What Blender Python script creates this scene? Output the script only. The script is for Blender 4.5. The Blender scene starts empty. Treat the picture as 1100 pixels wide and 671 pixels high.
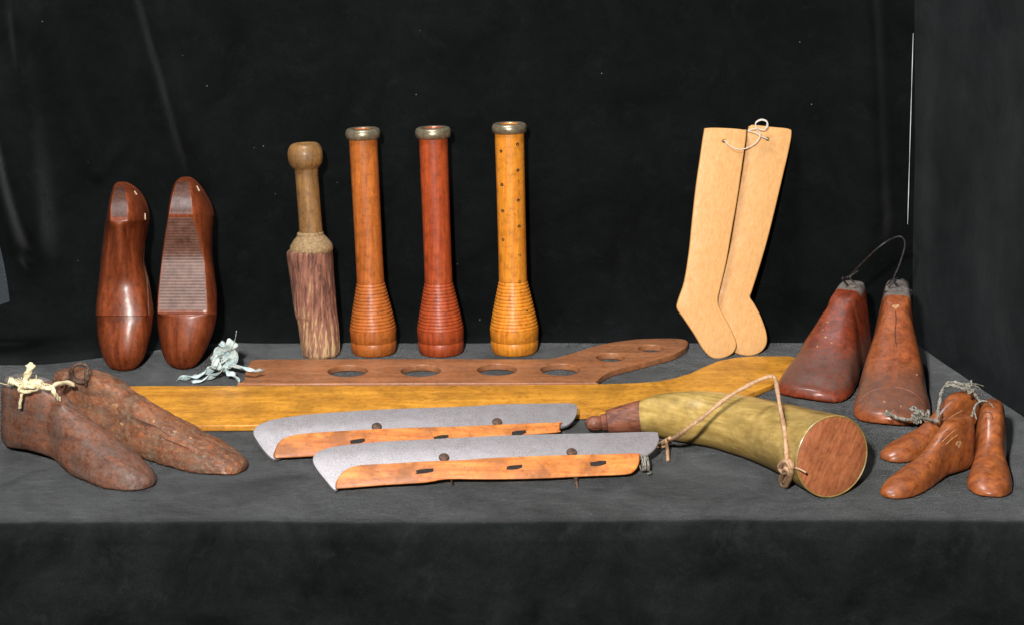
import bpy, bmesh, math, random
from mathutils import Vector, Matrix, noise
random.seed(7)
V = Vector
S = 0.01                       # everything is authored in centimetres
scn = bpy.context.scene
col = scn.collection

# ------------------------------------------------------------------ camera geometry (cm)
F = 2000.0; PITCH = math.radians(15.4); CAM = V((0, 0, 60.0))
FW = V((0, math.cos(PITCH), -math.sin(PITCH))); UP = V((0, math.sin(PITCH), math.cos(PITCH)))
def ray(px, py): return FW + V((1, 0, 0)) * ((px - 550) / F) - UP * ((py - 335.5) / F)
def P(px, py, z=0.0):
    d = ray(px, py); return CAM + d * ((z - CAM.z) / d.z)
def PY(px, py, Y):
    d = ray(px, py); return CAM + d * (Y / d.y)
def PP(px, py, o, n):
    d = ray(px, py); return CAM + d * ((o - CAM).dot(n) / d.dot(n))

# ------------------------------------------------------------------ objects
def tag(o, label=None, cat=None, group=None, kind=None):
    if label: o['label'] = label
    if cat: o['category'] = cat
    if group: o['group'] = group
    if kind: o['kind'] = kind
    return o
def empty(name, loc, label, cat, group=None):
    o = bpy.data.objects.new(name, None); col.objects.link(o)
    o.location = V(loc) * S; o.empty_display_size = .02
    return tag(o, label, cat, group)
def origin(o):
    v = V((0, 0, 0))
    while o is not None: v += o.location; o = o.parent
    return v
def link(name, me, mats, parent=None, smooth=35, loc=None):
    """me holds world coordinates in cm; the object gets an origin at its parent's (or its own base)."""
    o = bpy.data.objects.new(name, me); col.objects.link(o)
    for m in (mats if isinstance(mats, (list, tuple)) else [mats]): me.materials.append(m)
    if parent is None and loc is None:
        n = len(me.vertices); c = V((0, 0, 0)); zm = 1e9
        for v in me.vertices: c += v.co; zm = min(zm, v.co.z)
        loc = c / max(n, 1); loc.z = zm
    base = origin(parent) if parent is not None else V(loc) * S
    if parent is not None: o.parent = parent
    else: o.location = base
    for v in me.vertices: v.co = v.co * S - base
    if smooth is not None:
        for p in me.polygons: p.use_smooth = True
        if smooth < 180: me.set_sharp_from_angle(angle=math.radians(smooth))
    me.update()
    return o
def mesh(verts, faces, name='m'):
    me = bpy.data.meshes.new(name); me.from_pydata([tuple(v) for v in verts], [], faces)
    bm = bmesh.new(); bm.from_mesh(me); bmesh.ops.recalc_face_normals(bm, faces=bm.faces); bm.to_mesh(me); bm.free()
    return me
def join(*mes):
    vs, fs = [], []
    for me in mes:
        b = len(vs); vs += [v.co.copy() for v in me.vertices]; fs += [[b + i for i in p.vertices] for p in me.polygons]
    return mesh(vs, fs)
def grid_mesh(rows, closed=True, cap0=True, cap1=True, name='m'):
    n = len(rows[0]); vs = [p for r in rows for p in r]; fs = []
    for i in range(len(rows) - 1):
        for j in range(n if closed else n - 1):
            k = (j + 1) % n
            fs.append((i * n + j, i * n + k, (i + 1) * n + k, (i + 1) * n + j))
    if closed:
        for flag, i in ((cap0, 0), (cap1, len(rows) - 1)):
            if flag:
                c = V((0, 0, 0))
                for p in rows[i]: c += V(p)
                vs.append(c / n); ci = len(vs) - 1
                for j in range(n): fs.append((i * n + j, i * n + (j + 1) % n, ci))
    return mesh(vs, fs, name)
def cr(p0, p1, p2, p3, t):
    return 0.5 * ((2 * p1) + (p2 - p0) * t + (2 * p0 - 5 * p1 + 4 * p2 - p3) * t * t + (3 * p1 - p0 - 3 * p2 + p3) * t ** 3)
def spline(pts, k=6, closed=False):
    out = []; n = len(pts)
    for i in range(n if closed else n - 1):
        if closed: a, b, c, d = pts[i - 1], pts[i], pts[(i + 1) % n], pts[(i + 2) % n]
        else: a, b, c, d = pts[max(i - 1, 0)], pts[i], pts[i + 1], pts[min(i + 2, n - 1)]
        for j in range(k): out.append(cr(a, b, c, d, j / k))
    if not closed: out.append(pts[-1])
    return out
def vspl(pts, k=6, closed=False): return spline([V(p) for p in pts], k, closed)
def stations(tab, k=6):
    """piecewise monotone interpolation of tuples along the first column"""
    out = []
    for i in range(len(tab) - 1):
        a, b = tab[i], tab[i + 1]
        p, q = tab[max(i - 1, 0)], tab[min(i + 2, len(tab) - 1)]
        for j in range(k):
            t = j / k; row = []
            for c in range(len(a)):
                h = b[0] - a[0] or 1e-6
                ma = (b[c] - p[c]) / ((b[0] - p[0]) or 1e-6) * h; mb = (q[c] - a[c]) / ((q[0] - a[0]) or 1e-6) * h
                d = b[c] - a[c]
                if d * ma <= 0: ma = 0
                if d * mb <= 0: mb = 0
                if abs(ma) > 3 * abs(d): ma = 3 * d
                if abs(mb) > 3 * abs(d): mb = 3 * d
                row.append((2*t**3-3*t*t+1)*a[c] + (t**3-2*t*t+t)*ma + (-2*t**3+3*t*t)*b[c] + (t**3-t*t)*mb)
            out.append(row)
    out.append(list(tab[-1])); return out
def tube(pts, r, n=8, k=5, smoothk=True, rnoise=0, flat=1.0, twist=0, seed=0, cap=True):
    pts = vspl(pts, k) if smoothk else [V(p) for p in pts]
    m = len(pts); rows = []; nrm = None
    rope = rnoise >= .39
    if rope: n = 12; twist = .45
    for i, p in enumerate(pts):
        t = (pts[min(i + 1, m - 1)] - pts[max(i - 1, 0)]).normalized()
        if nrm is None:
            nrm = t.cross(V((0, 0, 1)));  nrm = nrm if nrm.length > .1 else t.cross(V((1, 0, 0)))
        nrm = (nrm - t * nrm.dot(t)).normalized(); b = t.cross(nrm)
        if callable(r): rr = r(i / (m - 1))
        else: rr = r
        row = []
        for j in range(n):
            a = 2 * math.pi * j / n + twist * i
            q = rr * ((1 + .2 * math.cos(3 * 2 * math.pi * j / n)) if rope else 1) * (1 + rnoise * noise.noise(V((i * .7 + seed, j * .9, seed))))
            row.append(p + nrm * math.cos(a) * q + b * math.sin(a) * q * flat)
        rows.append(row)
    return grid_mesh(rows, True, cap, cap)
def lathe(prof, base, axis, seg=48):
    """prof: (r, h) pairs along axis"""
    axis = V(axis).normalized(); u = axis.cross(V((0, 1, 0))).normalized() if abs(axis.y) < .9 else axis.cross(V((1, 0, 0))).normalized()
    w = axis.cross(u); rows = []
    for r, h in prof:
        rows.append([V(base) + axis * h + (u * math.cos(2*math.pi*j/seg) + w * math.sin(2*math.pi*j/seg)) * r for j in range(seg)])
    return grid_mesh(rows)
def slab(o, u, v, outer, holes, t, bev=.1, res=3):
    """flat board: polygons in the (u,v) frame at o, extruded by t centred below the frame plane (top face on the plane)"""
    n = u.cross(v).normalized()
    cu = bpy.data.curves.new('c', 'CURVE'); cu.dimensions = '2D'; cu.fill_mode = 'BOTH'
    for poly in [outer] + holes:
        sp = cu.splines.new('POLY'); sp.points.add(len(poly) - 1); sp.use_cyclic_u = True
        for i, (a, b) in enumerate(poly): sp.points[i].co = (a, b, 0, 1)
    cu.extrude = t / 2 - bev; cu.bevel_depth = bev; cu.bevel_resolution = res; cu.offset = -bev
    ob = bpy.data.objects.new('c', cu); col.objects.link(ob)
    dg = bpy.context.evaluated_depsgraph_get(); dg.update()
    me = bpy.data.meshes.new_from_object(ob.evaluated_get(dg)); bpy.data.objects.remove(ob)
    bm = bmesh.new(); bm.from_mesh(me); bmesh.ops.remove_doubles(bm, verts=bm.verts, dist=1e-4)
    for vv in bm.verts: vv.co = o + u * vv.co.x + v * vv.co.y + n * (vv.co.z - t / 2)
    bmesh.ops.recalc_face_normals(bm, faces=bm.faces); bm.to_mesh(me); bm.free(); me.materials.clear()
    return me
def frame_px(o, u, v, pts):
    n = u.cross(v).normalized(); out = []
    for p in pts:
        d = PP(p[0], p[1], o, n) - o; out.append((d.dot(u), d.dot(v)))
    return out
def smooth2(pts, k=5):
    return [(p.x, p.y) for p in spline([V((a, b, 0)) for a, b in pts], k, True)]

# ------------------------------------------------------------------ materials
def new_mat(name):
    m = bpy.data.materials.new(name); m.use_nodes = True; nt = m.node_tree
    return m, nt, nt.nodes['Principled BSDF']
def N(nt, t, **kw):
    n = nt.nodes.new(t)
    for k, v in kw.items(): setattr(n, k, v)
    return n
def ramp(nt, src, stops):
    r = N(nt, 'ShaderNodeValToRGB'); e = r.color_ramp.elements
    while len(e) < len(stops): e.new(.5)
    for i, (p, c) in enumerate(stops): e[i].position = p; e[i].color = (*c, 1) if len(c) == 3 else c
    nt.links.new(src, r.inputs['Fac']); return r.outputs['Color']
def g(x): return (x, x, x)
def coords(nt, axis=None, stretch=.93, k=100):
    tc = N(nt, 'ShaderNodeTexCoord'); mp = N(nt, 'ShaderNodeMapping'); mp.inputs['Scale'].default_value = (k, k, k)
    nt.links.new(tc.outputs['Object'], mp.inputs['Vector']); out = mp.outputs['Vector']
    if axis is None: return out, out
    a = tuple(V(axis).normalized())
    d = N(nt, 'ShaderNodeVectorMath', operation='DOT_PRODUCT'); nt.links.new(out, d.inputs[0]); d.inputs[1].default_value = a
    s = N(nt, 'ShaderNodeVectorMath', operation='SCALE'); s.inputs[0].default_value = tuple(V(a) * stretch); nt.links.new(d.outputs['Value'], s.inputs['Scale'])
    q = N(nt, 'ShaderNodeVectorMath', operation='SUBTRACT'); nt.links.new(out, q.inputs[0]); nt.links.new(s.outputs[0], q.inputs[1])
    return out, q.outputs[0]
def tex(nt, vec, scale, detail=4, rough=.55, dist=0):
    n = N(nt, 'ShaderNodeTexNoise'); n.inputs['Scale'].default_value = scale; n.inputs['Detail'].default_value = detail
    n.inputs['Roughness'].default_value = rough; n.inputs['Distortion'].default_value = dist
    nt.links.new(vec, n.inputs['Vector']); return n.outputs['Fac']
def mix(nt, fac, a, b, mode='MIX'):
    m = N(nt, 'ShaderNodeMix', data_type='RGBA', blend_type=mode)
    for s, v in ((m.inputs[0], fac), (m.inputs[6], a), (m.inputs[7], b)):
        if isinstance(v, (int, float)): s.default_value = v
        elif isinstance(v, tuple): s.default_value = (*v, 1)
        else: nt.links.new(v, s)
    return m.outputs[2]
def bump(nt, b, h, strength, dist=.0005):
    n = N(nt, 'ShaderNodeBump'); n.inputs['Strength'].default_value = strength; n.inputs['Distance'].default_value = dist
    nt.links.new(h, n.inputs['Height'])
    if b.inputs['Normal'].links: nt.links.new(b.inputs['Normal'].links[0].from_socket, n.inputs['Normal'])
    nt.links.new(n.outputs[0], b.inputs['Normal'])
def wood(name, light, dark, axis, gs=2.5, blotch=.5, rough=.4, coat=.3, dust=0, dustc=(.25, .22, .2), specks=.3, speckc=(.02, .01, .008), bs=.25, contrast=1.0, grime=.65):
    m, nt, b = new_mat(name)
    raw, st = coords(nt, axis)
    gr = tex(nt, st, gs, 6, .6, .4)
    c = ramp(nt, gr, [(.5 - .2 / contrast, dark), (.5 + .16 / contrast, light)])
    big = tex(nt, raw, .35, 3, .6)
    mid = tuple((x + y) * .5 * .55 for x, y in zip(light, dark))
    f = ramp(nt, big, [(.42, g(0)), (.66, g(blotch))]); c = mix(nt, f, c, mid)
    fine = tex(nt, st, gs * 7, 3, .7)
    c = mix(nt, .35, c, ramp(nt, fine, [(.3, g(.45)), (.6, g(1))]), 'MULTIPLY')
    gm = tex(nt, raw, 1.5, 9, .74); c = mix(nt, grime, c, ramp(nt, gm, [(.34, g(.42)), (.5, g(.95)), (.62, g(1.0))]), 'MULTIPLY')
    pit = N(nt, 'ShaderNodeTexVoronoi'); pit.inputs['Scale'].default_value = 1.15; nt.links.new(raw, pit.inputs['Vector'])
    pf = mix(nt, 1.0, ramp(nt, pit.outputs['Distance'], [(.05, g(.8)), (.12, g(0))]), ramp(nt, pit.outputs['Color'], [(.45, g(0)), (.55, g(1))]), 'MULTIPLY')
    if specks > .2: c = mix(nt, pf, c, speckc)
    if specks:
        s = tex(nt, raw, 2.6, 4, .75); f = ramp(nt, s, [(.62, g(0)), (.70, g(specks))]); c = mix(nt, f, c, speckc)
    if dust:
        d = tex(nt, raw, .8, 8, .78); f = ramp(nt, d, [(.42, g(0)), (.7, g(dust))]); c = mix(nt, f, c, dustc)
        d2 = tex(nt, raw, 9, 2, .6); f = ramp(nt, d2, [(.66, g(0)), (.73, g(min(1, dust * 1.2)))]); c = mix(nt, f, c, tuple(x * 1.4 for x in dustc))
    nt.links.new(c, b.inputs['Base Color'])
    rr = N(nt, 'ShaderNodeMapRange'); nt.links.new(tex(nt, raw, 1.3, 5, .7), rr.inputs[0])
    rr.inputs[1].default_value = .3; rr.inputs[2].default_value = .75; rr.inputs[3].default_value = rough - .1; rr.inputs[4].default_value = min(1, rough + .22 + dust * .3)
    nt.links.new(rr.outputs[0], b.inputs['Roughness'])
    b.inputs['Coat Weight'].default_value = coat; b.inputs['Coat Roughness'].default_value = .26; b.inputs['Specular IOR Level'].default_value = .34
    bump(nt, b, gr, bs); bump(nt, b, tex(nt, raw, 3.5, 4, .6), bs * .8)
    return m
def plain(name, c1, c2, scale=2, rough=.6, metal=0, bs=.2, detail=5, axis=None, stretch=.93):
    m, nt, b = new_mat(name); raw, st = coords(nt, axis, stretch)
    f = tex(nt, st, scale, detail, .65); nt.links.new(ramp(nt, f, [(.33, c1), (.67, c2)]), b.inputs['Base Color'])
    b.inputs['Roughness'].default_value = rough; b.inputs['Metallic'].default_value = metal
    bump(nt, b, f, bs); return m
def velvet(name, c1, c2, sheen=.6, tint=(.84, .88, .9), lint=1.0, srough=.35, br=.45, smudge=.8):
    m, nt, b = new_mat(name); raw, _ = coords(nt)
    big = tex(nt, raw, .12, 6, .68, .6); c = ramp(nt, big, [(.35, c1), (.68, c2)])
    _, st = coords(nt, (1, .15, 0), .45)
    brush = tex(nt, st, .8, 8, .72, .3); c = mix(nt, br, c, ramp(nt, brush, [(.34, g(.35)), (.66, g(1))]), 'MULTIPLY')
    pile = tex(nt, raw, 7, 5, .8)
    sm = tex(nt, raw, .28, 9, .78, .4); c = mix(nt, ramp(nt, sm, [(.54, g(0)), (.70, g(smudge))]), c, tuple(x * 2.1 for x in c2))
    c = mix(nt, .75, c, ramp(nt, pile, [(.32, g(.25)), (.66, g(1.0))]), 'MULTIPLY')
    vo = N(nt, 'ShaderNodeTexVoronoi'); vo.inputs['Scale'].default_value = .42; nt.links.new(raw, vo.inputs['Vector'])
    f = ramp(nt, vo.outputs['Distance'], [(.016, g(lint)), (.03, g(0))]); k = ramp(nt, vo.outputs['Color'], [(.66, g(0)), (.7, g(1))])
    f = mix(nt, 1.0, f, k, 'MULTIPLY')
    c = mix(nt, f, c, (.35, .34, .3)); nt.links.new(c, b.inputs['Base Color'])
    b.inputs['Roughness'].default_value = .95; b.inputs['Specular IOR Level'].default_value = .08
    sw = N(nt, 'ShaderNodeMapRange'); nt.links.new(big, sw.inputs[0]); sw.inputs[1].default_value = .3; sw.inputs[2].default_value = .7
    sw.inputs[3].default_value = sheen * .6; sw.inputs[4].default_value = sheen * 1.3; nt.links.new(sw.outputs[0], b.inputs['Sheen Weight'])
    b.inputs['Sheen Roughness'].default_value = srough; b.inputs['Sheen Tint'].default_value = (*tint, 1)
    bump(nt, b, brush, .12, .004); bump(nt, b, pile, .5, .0009)
    return m

def toewood(name, light, dark, z0, z1):
    """wood rubbed clean high up, with dust settled on the low toe"""
    m = wood(name, light, dark, (0, -.6, .8), 1.2, .5, .38, .35, .10, (.13, .10, .085), specks=.6, grime=.8)
    nt = m.node_tree; b = nt.nodes['Principled BSDF']; src = b.inputs['Base Color'].links[0].from_socket
    raw, _ = coords(nt); sx = N(nt, 'ShaderNodeSeparateXYZ'); nt.links.new(raw, sx.inputs[0])
    mr = N(nt, 'ShaderNodeMapRange'); nt.links.new(sx.outputs['Z'], mr.inputs[0]); mr.inputs[1].default_value = z0; mr.inputs[2].default_value = z1
    lo = N(nt, 'ShaderNodeMapRange'); nt.links.new(sx.outputs['Z'], lo.inputs[0]); lo.inputs[1].default_value = .9; lo.inputs[2].default_value = 1.7
    mu = N(nt, 'ShaderNodeMath', operation='MULTIPLY'); nt.links.new(mr.outputs[0], mu.inputs[0]); nt.links.new(lo.outputs[0], mu.inputs[1])
    n = ramp(nt, tex(nt, raw, 2.6, 12, .9), [(.40, g(.25)), (.58, g(.95))]); f = mix(nt, 1, mu.outputs[0], n, 'MULTIPLY')
    nt.links.new(mix(nt, f, src, (.095, .058, .046)), b.inputs['Base Color']); return m
M = {}
M['velvet'] = velvet('black_velvet', (.0040, .0047, .0049), (.0160, .0180, .0182), .34, smudge=.35)
M['backdrop'] = velvet('black_backdrop_cloth', (.0025, .0031, .0032), (.006, .0073, .0076), .24, lint=.5, smudge=.35)
M['panel'] = velvet('black_panel_cloth', (.0065, .0076, .0083), (.0105, .012, .013), .05, lint=.9, br=.2, smudge=.4)
M['felt'] = plain('speckled_grey_fabric', (.012, .017, .022), (.06, .075, .09), 9, .9)
M['last'] = wood('dark_red_last', (.27, .06, .016), (.11, .02, .007), (0, 0, 1), 1.6, .5, .40, .25, 0, specks=.6)
M['sawn'] = None
M['bob1'] = wood('orange_brown_maple', (.54, .16, .028), (.33, .075, .012), (.05, 0, 1), 2, .45, .42, .25, specks=.7)
M['bob2'] = wood('red_brown_maple', (.47, .085, .02), (.25, .034, .009), (.03, 0, 1), 2.2, .4, .42, .25, specks=.5)
M['bob3'] = wood('golden_maple', (.78, .30, .026), (.52, .15, .012), (.02, 0, 1), 2, .3, .42, .25, specks=.6)
M['bore'] = plain('bare_orange_wood', (.4, .09, .03), (.55, .16, .05), 3, .7)
M['collar'] = plain('tarnished_brass', (.14, .11, .07), (.34, .285, .19), 1.5, .36, .6, .1)
M['handle'] = wood('worn_tan_wood', (.34, .17, .05), (.15, .07, .018), (.05, 0, 1), 2, .7, .5, .15, .1, specks=.5)
M['pine'] = wood('pale_pine', (.67, .365, .135), (.57, .28, .088), (.17, .03, 1), 5, .08, .55, .05, specks=.15, speckc=(.25, .1, .04), bs=.12, grime=.15)
M['yellow'] = wood('golden_varnished_board', (.78, .36, .042), (.44, .165, .018), (1, .02, 0), 1.0, .7, .42, .12, specks=.35, speckc=(.2, .07, .01), bs=.1, contrast=.8)
M['holed'] = wood('brown_varnished_board', (.42, .165, .065), (.29, .10, .035), (1, .02, 0), 2.2, .35, .42, .25, .15, specks=.3)
M['skate'] = wood('orange_beech', (.80, .29, .06), (.40, .09, .018), (1, .05, 0), .9, 1.0, .36, .4, .12, specks=.6)
M['grip'] = wood('dark_plug_wood', (.28, .10, .055), (.10, .03, .018), (1, 0, 0), 3, .3, .5, .1, contrast=1.6)
M['disc'] = wood('reddish_end_wood', (.46, .16, .065), (.30, .085, .032), (.45, .1, .85), 3.2, .2, .45, .15, specks=.2, contrast=1.3)
M['kid'] = wood('orange_brown_small_last', (.38, .105, .02), (.16, .034, .009), (.6, -.3, .6), 1.6, .7, .4, .3, .10, specks=.7)
M['worn'] = wood('dusty_worn_last', (.25, .08, .033), (.06, .022, .014), (.8, -.5, 0), .9, .6, .55, .08, .8, (.105, .088, .075), specks=.9, bs=1.2, grime=.85)
M['worn2'] = wood('scabby_worn_last', (.42, .12, .036), (.045, .02, .013), (.8, -.5, 0), .8, .7, .5, .12, .7, (.15, .115, .08), specks=1, bs=2.0, grime=.95)
M['tall2'] = toewood('orange_brown_last_dusty_toe', (.38, .10, .026), (.19, .042, .013), 5.0, 3.0)
M['tall'] = toewood('red_brown_last_dusty', (.27, .045, .012), (.11, .018, .008), 5.0, 3.4)
M['tall_plain'] = wood('red_brown_last_dusty', (.26, .062, .024), (.12, .024, .011), (0, -.6, .8), 1.4, .5, .38, .35, .38, (.15, .10, .085), specks=.5)
M['iron'] = plain('rusty_iron', (.035, .022, .016), (.16, .09, .06), 4, .7, .4, .4)
M['wire'] = plain('dark_wire', (.02, .02, .022), (.07, .065, .06), 4, .5, .7)
M['twine'] = plain('straw_twine', (.50, .40, .22), (.78, .68, .44), 6, .85, 0, .5)
M['cord'] = plain('dirty_grey_cord', (.03, .028, .024), (.36, .33, .27), 3.5, .9, 0, .6)
M['thread'] = plain('white_thread', (.45, .40, .34), (.7, .65, .58), 8, .7)
M['leather'] = plain('tan_leather_thong', (.28, .15, .075), (.50, .31, .18), 3, .7, 0, .4)
M['white'] = plain('white_board_edge', (.6, .62, .62), (.8, .8, .8), 1, .8)
M['hole'] = plain('dark_hole', (.006, .004, .003), (.02, .012, .008), 4, .9)

def mat_sawn():
    m, nt, b = new_mat('sawn_ridged_wood'); raw, _ = coords(nt)
    w = N(nt, 'ShaderNodeTexWave', wave_type='BANDS', bands_direction='Z'); w.inputs['Scale'].default_value = .95
    w.inputs['Distortion'].default_value = .5; w.inputs['Detail'].default_value = 3; nt.links.new(raw, w.inputs['Vector'])
    n = tex(nt, raw, 1.2, 5, .7); c = ramp(nt, n, [(.35, (.085, .035, .024)), (.65, (.17, .085, .062))])
    c = mix(nt, .55, c, ramp(nt, w.outputs['Fac'], [(.1, g(.4)), (.5, g(1))]), 'MULTIPLY')
    nt.links.new(c, b.inputs['Base Color']); b.inputs['Roughness'].default_value = .42; bump(nt, b, w.outputs['Fac'], .3, .0004); return m
M['sawn'] = mat_sawn()
def mat_steel():
    m, nt, b = new_mat('grey_pitted_steel'); raw, st = coords(nt, (1, 0, 0), .3)
    n1 = tex(nt, raw, 11, 4, .8); n2 = tex(nt, raw, .5, 4, .6)
    c = ramp(nt, n1, [(.36, (.15, .135, .137)), (.5, (.235, .215, .22)), (.68, (.42, .40, .41))])
    c = mix(nt, ramp(nt, n2, [(.45, g(0)), (.65, g(.5))]), c, (.30, .28, .295)); nt.links.new(c, b.inputs['Base Color'])
    rs_ = tex(nt, raw, .9, 8, .75); c = mix(nt, ramp(nt, rs_, [(.5, g(0)), (.68, g(.3))]), c, (.16, .11, .09)); nt.links.new(c, b.inputs['Base Color'])
    b.inputs['Metallic'].default_value = .3; b.inputs['Roughness'].default_value = .42; bump(nt, b, n1, .35, .0004); return m
M['steel'] = mat_steel()
def mat_horn():
    m, nt, b = new_mat('yellow_green_horn'); raw, st = coords(nt, (.70, -.71, .05), .95)
    n = tex(nt, st, 1.9, 7, .66, .15)
    c = ramp(nt, n, [(.25, (.20, .125, .03)), (.44, (.36, .235, .065)), (.6, (.48, .33, .105)), (.8, (.50, .37, .17))])
    sx = N(nt, 'ShaderNodeSeparateXYZ'); nt.links.new(raw, sx.inputs[0])
    mr = N(nt, 'ShaderNodeMapRange'); nt.links.new(sx.outputs['X'], mr.inputs[0]); mr.inputs[1].default_value = -3; mr.inputs[2].default_value = 9
    f2 = N(nt, 'ShaderNodeMath', operation='MULTIPLY'); nt.links.new(mr.outputs[0], f2.inputs[0]); nt.links.new(ramp(nt, tex(nt, st, .6, 3), [(.35, g(.25)), (.65, g(.9))]), f2.inputs[1])
    c = mix(nt, f2.outputs[0], c, (.15, .098, .03))
    d = tex(nt, raw, .45, 7, .7); c = mix(nt, ramp(nt, d, [(.44, g(0)), (.66, g(.7))]), c, (.19, .125, .038))
    d3 = tex(nt, raw, 5, 3, .7); c = mix(nt, ramp(nt, d3, [(.64, g(0)), (.74, g(.6))]), c, (.55, .42, .2))
    nt.links.new(c, b.inputs['Base Color']); b.inputs['Roughness'].default_value = .34; b.inputs['Coat Weight'].default_value = .5; b.inputs['Coat Roughness'].default_value = .2
    bump(nt, b, n, .08); return m
M['horn'] = mat_horn()
def mat_bark():
    m, nt, b = new_mat('maroon_bark_wood'); raw, st = coords(nt, (.08, 0, 1), .9)
    n = tex(nt, st, 2.6, 6, .75, .3)
    sx = N(nt, 'ShaderNodeSeparateXYZ'); nt.links.new(raw, sx.inputs[0])
    mr = N(nt, 'ShaderNodeMapRange'); nt.links.new(sx.outputs['Z'], mr.inputs[0]); mr.inputs[1].default_value = 8; mr.inputs[2].default_value = 0
    mr.inputs[3].default_value = -.06; mr.inputs[4].default_value = .10
    ad = N(nt, 'ShaderNodeMath', operation='ADD'); nt.links.new(n, ad.inputs[0]); nt.links.new(mr.outputs[0], ad.inputs[1])
    c = ramp(nt, ad.outputs[0], [(.36, (.08, .032, .022)), (.46, (.23, .09, .055)), (.56, (.31, .145, .09)), (.615, (.52, .34, .16))])
    nt.links.new(c, b.inputs['Base Color']); b.inputs['Roughness'].default_value = .85; bump(nt, b, n, .9, .002); return m
M['bark'] = mat_bark()
def mat_ribbon():
    m, nt, b = new_mat('pale_blue_rag'); raw, _ = coords(nt)
    n = tex(nt, raw, 3.2, 5, .7); c = ramp(nt, n, [(.36, (.22, .33, .36)), (.5, (.45, .55, .55)), (.62, (.66, .66, .58)), (.72, (.38, .40, .32))])
    nt.links.new(c, b.inputs['Base Color']); b.inputs['Roughness'].default_value = .85; bump(nt, b, n, .5, .001); return m
M['rag'] = mat_ribbon()

# ------------------------------------------------------------------ setting
BY = 207.5                                   # backdrop distance
def sstep(a, b, x):
    t = min(1, max(0, (x - a) / (b - a))); return t * t * (3 - 2 * t)
rows = []
xs = [-110 + 220 * i / 260 for i in range(261)]
prof = [(150.0 - .9, -45 + 43.6 * i / 26) for i in range(27)]
prof += [(149.1 + 1.5 * (1 - math.cos(a)), -1.5 + 1.5 * math.sin(a)) for a in [math.pi / 2 * i / 8 for i in range(1, 9)]]
prof += [(150.6 + (212 - 150.6) * i / 60, 0.0) for i in range(1, 61)]
for (y, z) in prof:
    row = []
    for x in xs:
        dy = 0.012 * x - .0003 * x * x * (1 if x > 0 else 0)
        w = .35 * noise.noise(V((x * .06, z * .03, 1))) + .15 * noise.noise(V((x * .2, z * .1, 3))) + .12 * noise.noise(V((x * .9, z * .9, 6))) + .07 * noise.noise(V((x * 2.5, z * 2.5, 6)))
        k = sstep(0, -6, z)
        fold = .5 * noise.noise(V((x * .09, 5, z * .02))) * k
        edge = sstep(165, 150, y)
        row.append(V((x, y - .5 * sstep(20, 0, abs(x + 5)) * edge + (w * edge) + fold * 1.2 + dy * edge, z + .05 * noise.noise(V((x * .12, y * .12, 0))) * sstep(-2, 0, z) * 1.0 - .05)))
    rows.append(row)
tag(link('table_surface', grid_mesh(rows, closed=False), M['velvet'], loc=(0, 150, 0)), 'table top draped in charcoal black velvet', None, kind='structure')

def ridge(x, z, x0, z0, x1, z1, w):
    """distance-based soft fold along a segment in the backdrop plane"""
    t = ((x - x0) * (x1 - x0) + (z - z0) * (z1 - z0)) / ((x1 - x0) ** 2 + (z1 - z0) ** 2)
    f = sstep(-.1, .15, t) * sstep(1.25, .75, t); t = min(1, max(0, t))
    d = math.hypot(x - x0 - t * (x1 - x0), z - z0 - t * (z1 - z0))
    return math.exp(-(d / w) ** 2) * f
def bxz(px, py): p = PY(px, py, BY); return p.x, p.z
RID = [(*bxz(145, -60), *bxz(215, 190), 1.5, 2.0), (*bxz(5, 60), *bxz(62, 300), 1.8, 2.6), (*bxz(30, -20), *bxz(62, 270), 1.2, 1.6), (*bxz(50, -20), *bxz(98, 170), 1.6, 1.4),
       (*bxz(105, 190), *bxz(140, 150), .8, .5), (*bxz(40, 260), *bxz(75, 330), .9, 1.6), (*bxz(232, 60), *bxz(262, 250), 1.8, .5),
       (*bxz(925, -60), *bxz(945, 330), 1.6, 1.7), (*bxz(900, 60), *bxz(935, 300), 1.2, .6), (*bxz(640, -40), *bxz(655, 200), 3, .4)]
CX = P(980, 362).x                           # the corner with the side panel
rows = []
nx, nz = 420, 190
for i in range(nz + 1):
    z = -0.3 + 75 * (i / nz) ** 1.15
    el = PY(0, 168, BY); er = PY(46, 346, BY)
    xl = el.x + (er.x - el.x) * (z - el.z) / (er.z - el.z) - 1.0
    xl = min(max(xl, -90), -50.5) - 30 * sstep(6, 3.0, z)
    row = []
    for j in range(nx + 1):
        x = max(xl, -86 + (min(CX, CX + (PY(981, 10, BY).x - CX) * max(z, 0) / 37.5) + .2 + 86) * j / nx)
        y = BY
        rad = 3.2 + 9 * sstep(-32, -54, x)
        if z < rad: y -= rad - math.sqrt(max(0, rad * rad - (rad - max(z, 0)) ** 2))
        for (a, b, c, d, w, amp) in RID: y -= amp * ridge(x, z, a, b, c, d, w) * sstep(6, 15, z)
        y -= 1.4 * noise.noise(V((x * .035, z * .03, 7))) * sstep(0, 8, z) * .6 + .25 * noise.noise(V((x * .15 + z * .05, z * .08, 2))) * sstep(0, 5, z)
        y -= 5 * sstep(-42, -56, x) * sstep(0, 3, z) 
        row.append(V((x, y, z if z > 0 else -.3)))
    rows.append(row)
tag(link('backdrop', grid_mesh(rows, closed=False), M['backdrop'], loc=(0, BY, 0)), 'black cloth backdrop with soft folds at the left', None, kind='structure')

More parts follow.
